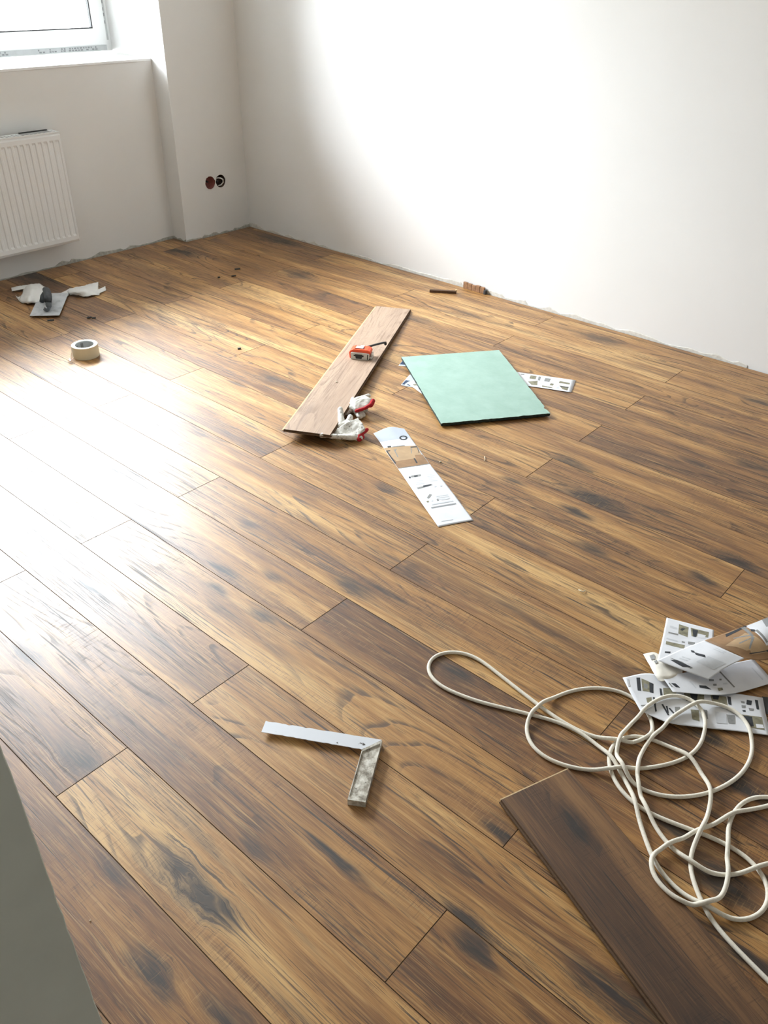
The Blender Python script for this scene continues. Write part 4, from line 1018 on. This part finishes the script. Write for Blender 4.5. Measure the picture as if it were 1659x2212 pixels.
# ------------------------------------------------------------------ offcuts and debris
M_DWOOD = plain('dark_wood_offcut', lin(92, 68, 50), .8, .2, 80)
st1 = tag(empty('wood_offcut'), 'thin dark wooden offcut strip lying on the floor near the right wall', 'offcut')
a, b = Vector(at(928, 628, .006)), Vector(at(986, 631, .006)); Ms = frame_from((a+b)/2, b-a); Ls = (b-a).length
bm = bmesh.new(); box(bm, (-Ls/2, -.008, -.0058), (Ls/2, .008, .006), bevel=.0012, M=Ms); bobj('strip', bm, M_DWOOD, st1)
bm = bmesh.new(); box(bm, (Ls/2-.006, -.007, .0061), (Ls/2+.002, .008, .0125), bevel=.0012, M=Ms); bobj('splinter', bm, M_EDGE, st1)
yw = YR+.006
a = Vector(on_y(1002, 629, yw)); b = Vector(on_y(1047, 640, yw))
st2 = tag(empty('wood_spacer'), 'brown wooden spacer block wedged between the floor and the right wall', 'offcut')
bm = bmesh.new(); x0_, x1_ = sorted((a.x, b.x)); n = 5
hs = .030; M_BLOCK = plain('brown_wood_block', lin(150, 112, 80), .8, .3, 60)
for i in range(n):
    xa = x0_+(x1_-x0_)*i/n; xb = x0_+(x1_-x0_)*(i+1)/n-.0008
    bm = bmesh.new(); box(bm, (xa, YR+.0085-.003, .0004), (xb, YR+.0165+.001*(i % 2), hs+.002*math.sin(i*2.1)), bevel=.0012); bobj('block', bm, M_BLOCK, st2)
bm = bmesh.new(); box(bm, (x0_-.012, YR+.0055, .0004), (x0_-.0005, YR+.022, .020), bevel=.002); bobj('dark_end', bm, M_DGREY, st2)
chips = [(110, 693, 14, 'dark splinter on the floor just in front of the trowel'), (193, 687, 10, 'left half of a broken dark splinter right of the trowel'), (203, 688, 8, 'right half of a broken dark splinter right of the trowel'),
         (513, 582, 12, 'longer dark chip nearest the column on the far floor'), (505, 597, 9, 'short dark chip in front of the longer one on the far floor'), (473, 600, 5, 'tiny dark crumb left of the two far chips'),
         (517, 754, 7, 'small dark crumb on the floor left of the tape measure')]
for px, py, w, lab in chips:
    c = at(px, py, .0); Ld = w*np.linalg.norm(at(px+1, py)-at(px, py))
    d = Vector(at(px+10, py-1)-at(px, py)).normalized(); Mc = frame_from((c[0], c[1], .0024), d)
    bm = bmesh.new(); box(bm, (-Ld/2, -.004, -.0022), (Ld/2, .004, .003), M=Mc)
    for v in bm.verts: v.co += Vector((noise.noise(v.co*900)*.002, noise.noise(v.co*700)*.002, 0))
    tag(bobj('wood_chip', bm, M_DGREY), lab, 'chip', 'dark chips on the far floor')
M_SHAV = plain('pale_shaving', lin(226, 214, 190), .7, .06, 60)
for pts, lab in (([(1250, 1274, .002), (1256, 1277, .005), (1260, 1278, .004), (1264, 1276, .002)], 'tiny pale curled shaving on the floor above the heap of leaflets'), ([(1047, 986, .002), (1048, 992, .004), (1046, 996, .002)], 'tiny pale curl of shaving below the green board')):
    bm = bmesh.new(); tube(bm, [pz(*p) for p in pts], .0013, 6); tag(bobj('wood_shaving', bm, M_SHAV, None, True), lab, 'shaving')
for px, py, lab in ((951, 999, 'small pale plaster crumb right of the long leaflet'), (727, 826, 'small pale crumb on the far plank below the tape measure'), (195, 2064-75, 'tiny pale crumb on the boards near the grey wall edge')):
    p = on_far(px, py) if px == 727 else Vector(at(px, py)); bm = bmesh.new()
    bmesh.ops.create_icosphere(bm, subdivisions=1, radius=.0035 if px != 195 else .0015, matrix=Matrix.Translation(p+Vector((0, 0, .0022 if px != 195 else .001))))
    for v in bm.verts: v.co += Vector((noise.noise(v.co*500), noise.noise(v.co*640), .3*noise.noise(v.co*300)))*.0012
    tag(bobj('plaster_crumb', bm, M_SHAV), lab, 'crumb')
